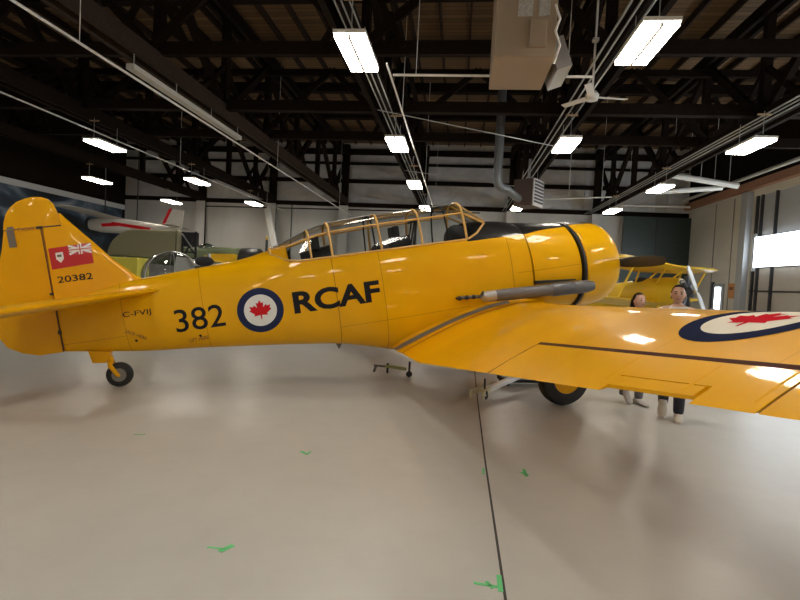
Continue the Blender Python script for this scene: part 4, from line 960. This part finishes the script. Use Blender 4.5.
# ================================================================== background aircraft
def aero_panel(name, root, tip, ch0, ch1, th, fwd, m, parent, upv=(0, 0, 1)):
    """a simple wing panel from root to tip, chord along fwd, with an aerofoil section and rounded tip"""
    root, tip, fwd, upv = Vector(root), Vector(tip), Vector(fwd).normalized(), Vector(upv); rs = []
    for t in (0, .25, .5, .75, .9, .96, .99, 1.0):
        k = 1 if t < .9 else math.sqrt(max(.02, 1-((t-.9)/.1)**2)); ch = (ch0+(ch1-ch0)*t)*k; p_ = root.lerp(tip, t); q = []
        for j in range(9): x = j/8; q.append(p_+fwd*(ch*(.5-x))+upv*(th*ch*yt(x)*1.2))
        for j in range(8, -1, -1): x = j/8; q.append(p_+fwd*(ch*(.5-x))-upv*(th*ch*yt(x)*.5))
        rs.append(q)
    return MB().loft(rs).build(name, m, parent, smooth=True)
def body_loft(name, pts, m, parent, n=20):
    """pts: (x, z, half width, half height) along +X"""
    return MB().loft([[(x, w*math.cos(2*math.pi*k/n), z+h*math.sin(2*math.pi*k/n)) for k in range(n)] for x, z, w, h in pts]).build(name, m, parent, smooth=True, sharp=60)
M_by = mat('biplane_yellow', (.78, .50, .02, 1), .4)
# --- yellow biplane at the right
bc = at(648, 290, 18.3)
bp = empty('biplane', (bc.x, 18.3, 0), R(-42)); tag(bp, 'yellow open biplane with dark radial engine parked beyond the propeller', 'airplane')
body_loft('fuselage', [(-4.2, .95, .05, .1), (-3.0, 1.12, .2, .28), (-1.4, 1.40, .36, .45), (-.2, 1.58, .42, .52), (.6, 1.68, .42, .50), (1.05, 1.72, .40, .44), (1.1, 1.72, .2, .2)], M_by, bp)
aero_panel('upper_wing', (.35, 0, 2.42), (.35, 4.2, 2.54), 1.5, 1.35, .14, (1, 0, .12), M_by, bp); aero_panel('upper_wing', (.35, 0, 2.42), (.35, -4.2, 2.54), 1.5, 1.35, .14, (1, 0, .12), M_by, bp)
aero_panel('lower_wing', (-.1, .3, 1.20), (-.1, 4.1, 1.38), 1.3, 1.15, .12, (1, 0, .12), M_by, bp); aero_panel('lower_wing', (-.1, -.3, 1.20), (-.1, -4.1, 1.38), 1.3, 1.15, .12, (1, 0, .12), M_by, bp)
for s in (1, -1):
    for (x0_, x1_) in ((.3, .8), (-.45, .0)): MB().tube([(x0_, 3.0*s, 1.36), (x1_, 3.0*s, 2.48)], .035, 8).build('wing_strut', M_by, bp)
    for (x0_, x1_) in ((.4, .8), (-.3, .0)): MB().tube([(x0_, .35*s, 1.95), (x1_, .75*s, 2.42)], .03, 8).build('cabane_strut', M_by, bp)
    MB().tube([(.55, .42*s, 1.2), (.75, .85*s, .33)], .05, 8).build('gear_leg', M_by, bp)
    MB().lathe([(-.09, .18), (-.1, .3), (0, .34), (.1, .3), (.09, .18)], (.75, .95*s, .34), (0, 1, 0), 24).build('wheel', M_black, bp, smooth=True)
eg = MB().lathe([(0, .30), (.1, .28), (.28, .16), (.36, .06)], (1.08, 0, 1.72), (1, 0, 0)).build('radial_engine', M_blackpaint, bp, smooth=True)
for k in range(7):
    f = 2*math.pi*k/7; MB().tube([(1.22, .2*math.sin(f), 1.72+.2*math.cos(f)), (1.22, .52*math.sin(f), 1.72+.52*math.cos(f))], .085, 10).build('cylinder', mat('engine_fin', (.03, .03, .035, 1), .4), eg)
rp = Matrix.Rotation(R(-38), 3, 'X')
pb = MB()
for s in (1, -1):
    pb.loft([[Vector((1.55+dx*.4, 0, 1.72))+rp@Vector((0, s*t+0, dx*0+w*dz)) for dx, dz in ((-.05, -.5), (.05, -.5), (.05, .5), (-.05, .5))] for t, w in ((.05, .1), (.4, .2), (.9, .2), (1.2, .14), (1.28, .04))])
pb.build('propeller', mat('prop_silver', (.78, .77, .75, 1), .4), bp)
aero_panel('tailplane', (-3.8, 0, 1.1), (-3.8, 1.4, 1.1), .9, .6, .08, (1, 0, 0), M_by, bp); aero_panel('tailplane', (-3.8, 0, 1.1), (-3.8, -1.4, 1.1), .9, .6, .08, (1, 0, 0), M_by, bp)
aero_panel('fin', (-3.9, 0, 1.0), (-4.0, 0, 2.2), .9, .6, .08, (1, 0, 0), M_by, bp, (0, 1, 0))
MB().ball((-.25, 0, 2.02), (.3, .28, .14), 16, 8).build('cockpit_coaming', M_dark, bp, smooth=True)
# --- olive wing section on a yellow stand
w0, w1 = at(109, 256, 17.5), at(181, 231, 17.5)
ow = empty('wing_section', ((w0.x+w1.x)/2, 17.5, 0)); tag(ow, 'olive fabric covered wing section standing upright behind the tail fin', 'aircraft wing')
wx = w1.x-w0.x; zt, zb_ = w1.z, w0.z
pts = [(-wx/2, zb_+.05)]+[(-wx/2+wx*.42*(1-math.cos(t)), zb_+.05+(zt-zb_-.05)*math.sin(t)) for t in [math.pi/2*k/10 for k in range(1, 11)]]+[(wx/2, zt), (wx/2, zb_)]
MB().poly([(x, -.12, z) for x, z in pts], (0, .24, 0)).build('skin', M_olive, ow, bevel=.05)
MB().box((wx/2-.10, -.14, (zt+zb_)/2), (.03, .02, zt-zb_)).build('seam', mat('olive_dark', (.07, .07, .04, 1), .6), ow)
fr_ = MB()
for k in range(5): fr_.bar((wx/2+.05, 0, zb_+.05+k*(zt-zb_)/4.6), (wx/2+.6, 0, zb_+.05+k*(zt-zb_)/4.6), .05, .05)
for dx in (.08, .6): fr_.bar((wx/2+dx, 0, .0), (wx/2+dx, 0, zt-.02), .06, .06)
fr_.bar((wx/2+.08, 0, zb_), (wx/2+.6, 0, zt), .04, .05); fr_.bar((wx/2+.08, 0, zt-.3), (wx/2+.6, 0, zb_+.2), .04, .05)
fr_.build('rib_frame', M_dark, ow); MB().box((wx/2+.34, .12, zt-.28), (.5, .2, .5)).build('junction_box', M_dark, ow)
MB().bar((wx/2+.1, -.1, zt-.1), (wx/2+.55, -.1, zb_+.4), .04, .04).build('silver_brace', M_alu, ow)
s0, s1 = at(113, 276, 17.5), at(144, 256, 17.5)
ys = MB(); ys.box(((s0.x+s1.x)/2, 17.5, zb_/2-.01), (s1.x-s0.x, .7, zb_-.02)); ys = ys.build('equipment_crate', mat('crate_yellow', (.80, .72, .10, 1), .6), bevel=.03)
tag(ys, 'pale yellow crate standing under the olive wing section', 'crate')
# --- helicopter with bubble
hc_ = at(172, 268, 15)
he = empty('helicopter', (hc_.x, 15, 0), R(2)); tag(he, 'small helicopter with a clear bubble cabin and tubular frame behind the fuselage', 'helicopter')
MB().ball((0, 0, 1.38), (.92, .78, .78), 28, 18).build('bubble', glass('bubble_glass', (.80, .82, .82, 1), .10), he, smooth=True)
m = MB()
for ph_ in (0, 60, 120): 
    m.tube([(.93*math.cos(t)*math.cos(R(ph_)), .79*math.cos(t)*math.sin(R(ph_)), 1.38+.79*math.sin(t)) for t in [math.pi*2*k/24 for k in range(25)]], .012, 6)
m.build('bubble_frame', M_alu, he)
MB().box((.35, 0, 1.05), (.5, 1.2, .5)).build('seat', mat('seat_white', (.62, .60, .55, 1), .6), he, bevel=.05); MB().box((-.3, 0, .95), (.4, .5, .5)).build('console', M_dark, he, bevel=.03)
MB().bar((.62, 0, 1.2), (.7, 0, 1.95), 1.1, .12).build('seat_back', M_white, he)
bm_ = MB()
for y_, z_ in ((-.35, 1.85), (.35, 1.85), (0, 1.15)): bm_.tube([(.9, y_, z_), (6.4, y_*.15, 1.75)], .03, 6)
for k in range(9):
    t, t2 = k/9, (k+1)/9
    P_ = lambda y_, z_, t: Vector((.9, y_, z_)).lerp(Vector((6.4, y_*.15, 1.75)), t)
    bm_.tube([P_(-.35, 1.85, t), P_(0, 1.15, t2)], .018, 6); bm_.tube([P_(.35, 1.85, t), P_(0, 1.15, t2)], .018, 6); bm_.tube([P_(-.35, 1.85, t), P_(.35, 1.85, t2)], .018, 6)
bm_.build('tail_boom', M_alu, he)
MB().box((1.25, 0, 1.35), (.7, .7, .8)).build('engine', M_dark, he, bevel=.05); MB().ball((1.25, -.4, 1.9), (.3, .16, .16)).build('fuel_tank', M_dark, he, smooth=True)
MB().tube([(1.2, 0, 1.7), (1.2, 0, 2.15)], .06, 10).build('mast', M_steel, he)
for s in (1, -1):
    MB().tube([(-1.2, s*1.0, .25), (-.95, s*1.0, .06), (1.9, s*1.0, .06)], .05, 8).build('skid', M_alu, he)
    for x_ in (-.2, 1.3): MB().tube([(x_, s*1.0, .08), (x_, s*.3, .8)], .035, 8).build('skid_leg', M_alu, he)
# --- green fighter with black nose
gc = at(262, 258, 22.8)
gf = empty('fighter_airplane', (gc.x, 22.8, 0), R(3)); tag(gf, 'green and yellow propeller airplane with a black nose, seen over the rear deck', 'airplane')
body_loft('fuselage', [(-6.6, 2.0, .05, .12), (-5.2, 2.15, .28, .35), (-3.2, 2.25, .45, .50), (-1.6, 2.22, .52, .55), (-.95, 2.2, .54, .56)], M_green, gf)
body_loft('nose_cowl', [(-.96, 2.2, .55, .57), (-.6, 2.2, .60, .60), (-.1, 2.2, .58, .58), (.08, 2.2, .40, .40), (.1, 2.2, .2, .2)], M_blackpaint, gf)
MB().poly([(-2.6, -.56, 2.0), (-1.0, -.58, 1.95), (-1.0, -.58, 2.42), (-1.2, -.57, 2.46), (-2.2, -.55, 2.42), (-2.6, -.54, 2.3)], (0, .1, 0)).build('side_panel', M_by, gf)
MB().ball((-2.7, 0, 2.68), (.42, .25, .24), 18, 10).build('canopy', glass('fighter_glass', (.6, .65, .65, 1), .12), gf, smooth=True)
MB().lathe([(0, .16), (.15, .13), (.3, .02)], (.1, 0, 2.2), (1, 0, 0)).build('spinner', M_alu, gf, smooth=True)
for s, nm in ((1, 'propeller_blade'), (-1, 'propeller_blade')):
    MB().loft([[(.2+dx*.03, dy*w, 2.2+s*t) for dx, dy in ((-1, -1), (1, -1), (1, 1), (-1, 1))] for t, w in ((.08, .05), (.5, .10), (1.0, .09), (1.02, .088))]).build(nm, mat('blade_blue', (.03, .04, .06, 1), .4), gf)
    MB().loft([[(.2+dx*.03, dy*w, 2.2+s*t) for dx, dy in ((-1, -1), (1, -1), (1, 1), (-1, 1))] for t, w in ((1.02, .088), (1.15, .05), (1.2, .01))]).build('blade_tip', M_by, gf)
aero_panel('wing', (-1.6, .3, 1.75), (-1.6, 3.2, 2.0), 1.9, 1.1, .12, (1, 0, .1), M_by, gf); aero_panel('wing', (-1.6, -.3, 1.75), (-1.6, -3.2, 2.0), 1.9, 1.1, .12, (1, 0, .1), M_by, gf)
aero_panel('tailplane', (-6.2, .1, 2.1), (-6.3, 1.6, 2.1), .9, .6, .08, (1, 0, 0), M_green, gf); aero_panel('tailplane', (-6.2, -.1, 2.1), (-6.3, -1.6, 2.1), .9, .6, .08, (1, 0, 0), M_green, gf)
for s in (1, -1):
    MB().tube([(-1.2, 1.1*s, 1.7), (-1.1, 1.2*s, .36)], .06, 8).build('gear_leg', M_olive, gf); MB().lathe([(-.1, .2), (-.1, .3), (0, .36), (.1, .3), (.1, .2)], (-1.1, 1.32*s, .36), (0, 1, 0), 24).build('wheel', M_black, gf, smooth=True)
MB().tube([(-6.1, 0, 1.95), (-6.2, 0, .12)], .05, 8).build('tail_post', M_olive, gf)
# white leaning blade
r0, r1 = at(276, 252, 25.2), at(267, 208, 25.6)
rb_ = MB(); d_ = r1-r0
lo_ = r0+d_*(-(r0.z)/d_.z)
rb_.bar(lo_+Vector((0, 0, .02)), r1, 0.10, .40); rb_ = rb_.build('rotor_blade', M_white, bevel=.02); tag(rb_, 'tall white rotor blade leaning upright against the back wall posts', 'rotor blade')
# dark round radial nose behind the deck is above; hanging white and red plane
hp0 = at(124, 226, 22.5)
hp = empty('light_airplane', (hp0.x, 22.5, hp0.z), R(10)); tag(hp, 'small white and red light airplane hung from the roof beside the mural', 'airplane')
M_wr = mat('hanging_white', (.66, .63, .58, 1), .5)
body_loft('fuselage', [(2.6, .0, .06, .10), (1.4, -.02, .2, .22), (.2, -.02, .36, .36), (-1.0, .0, .38, .36), (-1.6, 0, .25, .25)], M_wr, hp)
MB().box((.5, -.385, -.02), (1.8, .03, .14), Matrix.Rotation(R(6), 3, 'Y')).build('red_flash', M_red, hp)
MB().poly([(-.8, -.39, -.12), (.1, -.40, -.02), (-.3, -.40, .1), (-.9, -.39, .02)], (0, .02, 0)).build('red_flash', M_red, hp)
aero_panel('wing', (-.7, .2, .36), (-.7, 3.6, .5), 1.3, 1.1, .12, (-1, 0, 0), M_wr, hp); aero_panel('wing', (-.7, -.2, .36), (-.9, -3.2, .45), 1.3, 1.1, .12, (-1, 0, 0), M_wr, hp)
MB().poly([(1.6, -.03, .06), (2.7, -.03, .0), (2.8, -.03, .9), (2.1, -.03, .95)], (0, .06, 0)).build('fin', M_wr, hp)
MB().poly([(1.75, -.05, .1), (1.9, -.05, .1), (2.25, -.05, .95), (2.1, -.05, .95)], (0, .1, 0)).build('fin_stripe', M_red, hp)
aero_panel('tailplane', (2.4, .0, .1), (2.5, 1.2, .1), .6, .45, .08, (-1, 0, 0), M_wr, hp); aero_panel('tailplane', (2.4, .0, .1), (2.5, -1.2, .1), .6, .45, .08, (-1, 0, 0), M_wr, hp)
for x_ in (-.9, .6): MB().tube([(x_, 0, .3), (x_, 0, 8.6-hp0.z)], .025, 6).build('hanging_cable', M_blackpaint, hp)
MB().lathe([(0, .3), (.1, .32), (.2, .1)], (-1.55, 0, 0), (-1, 0, 0)).build('nose_ring', M_dark, hp, smooth=True)

# ================================================================== light from outside
wd = bpy.data.worlds.new('sky'); S.world = wd; wd.use_nodes = True
nt = wd.node_tree; bg = nt.nodes['Background']; bg.inputs[0].default_value = (.84, .91, 1, 1); bg.inputs[1].default_value = 1.0
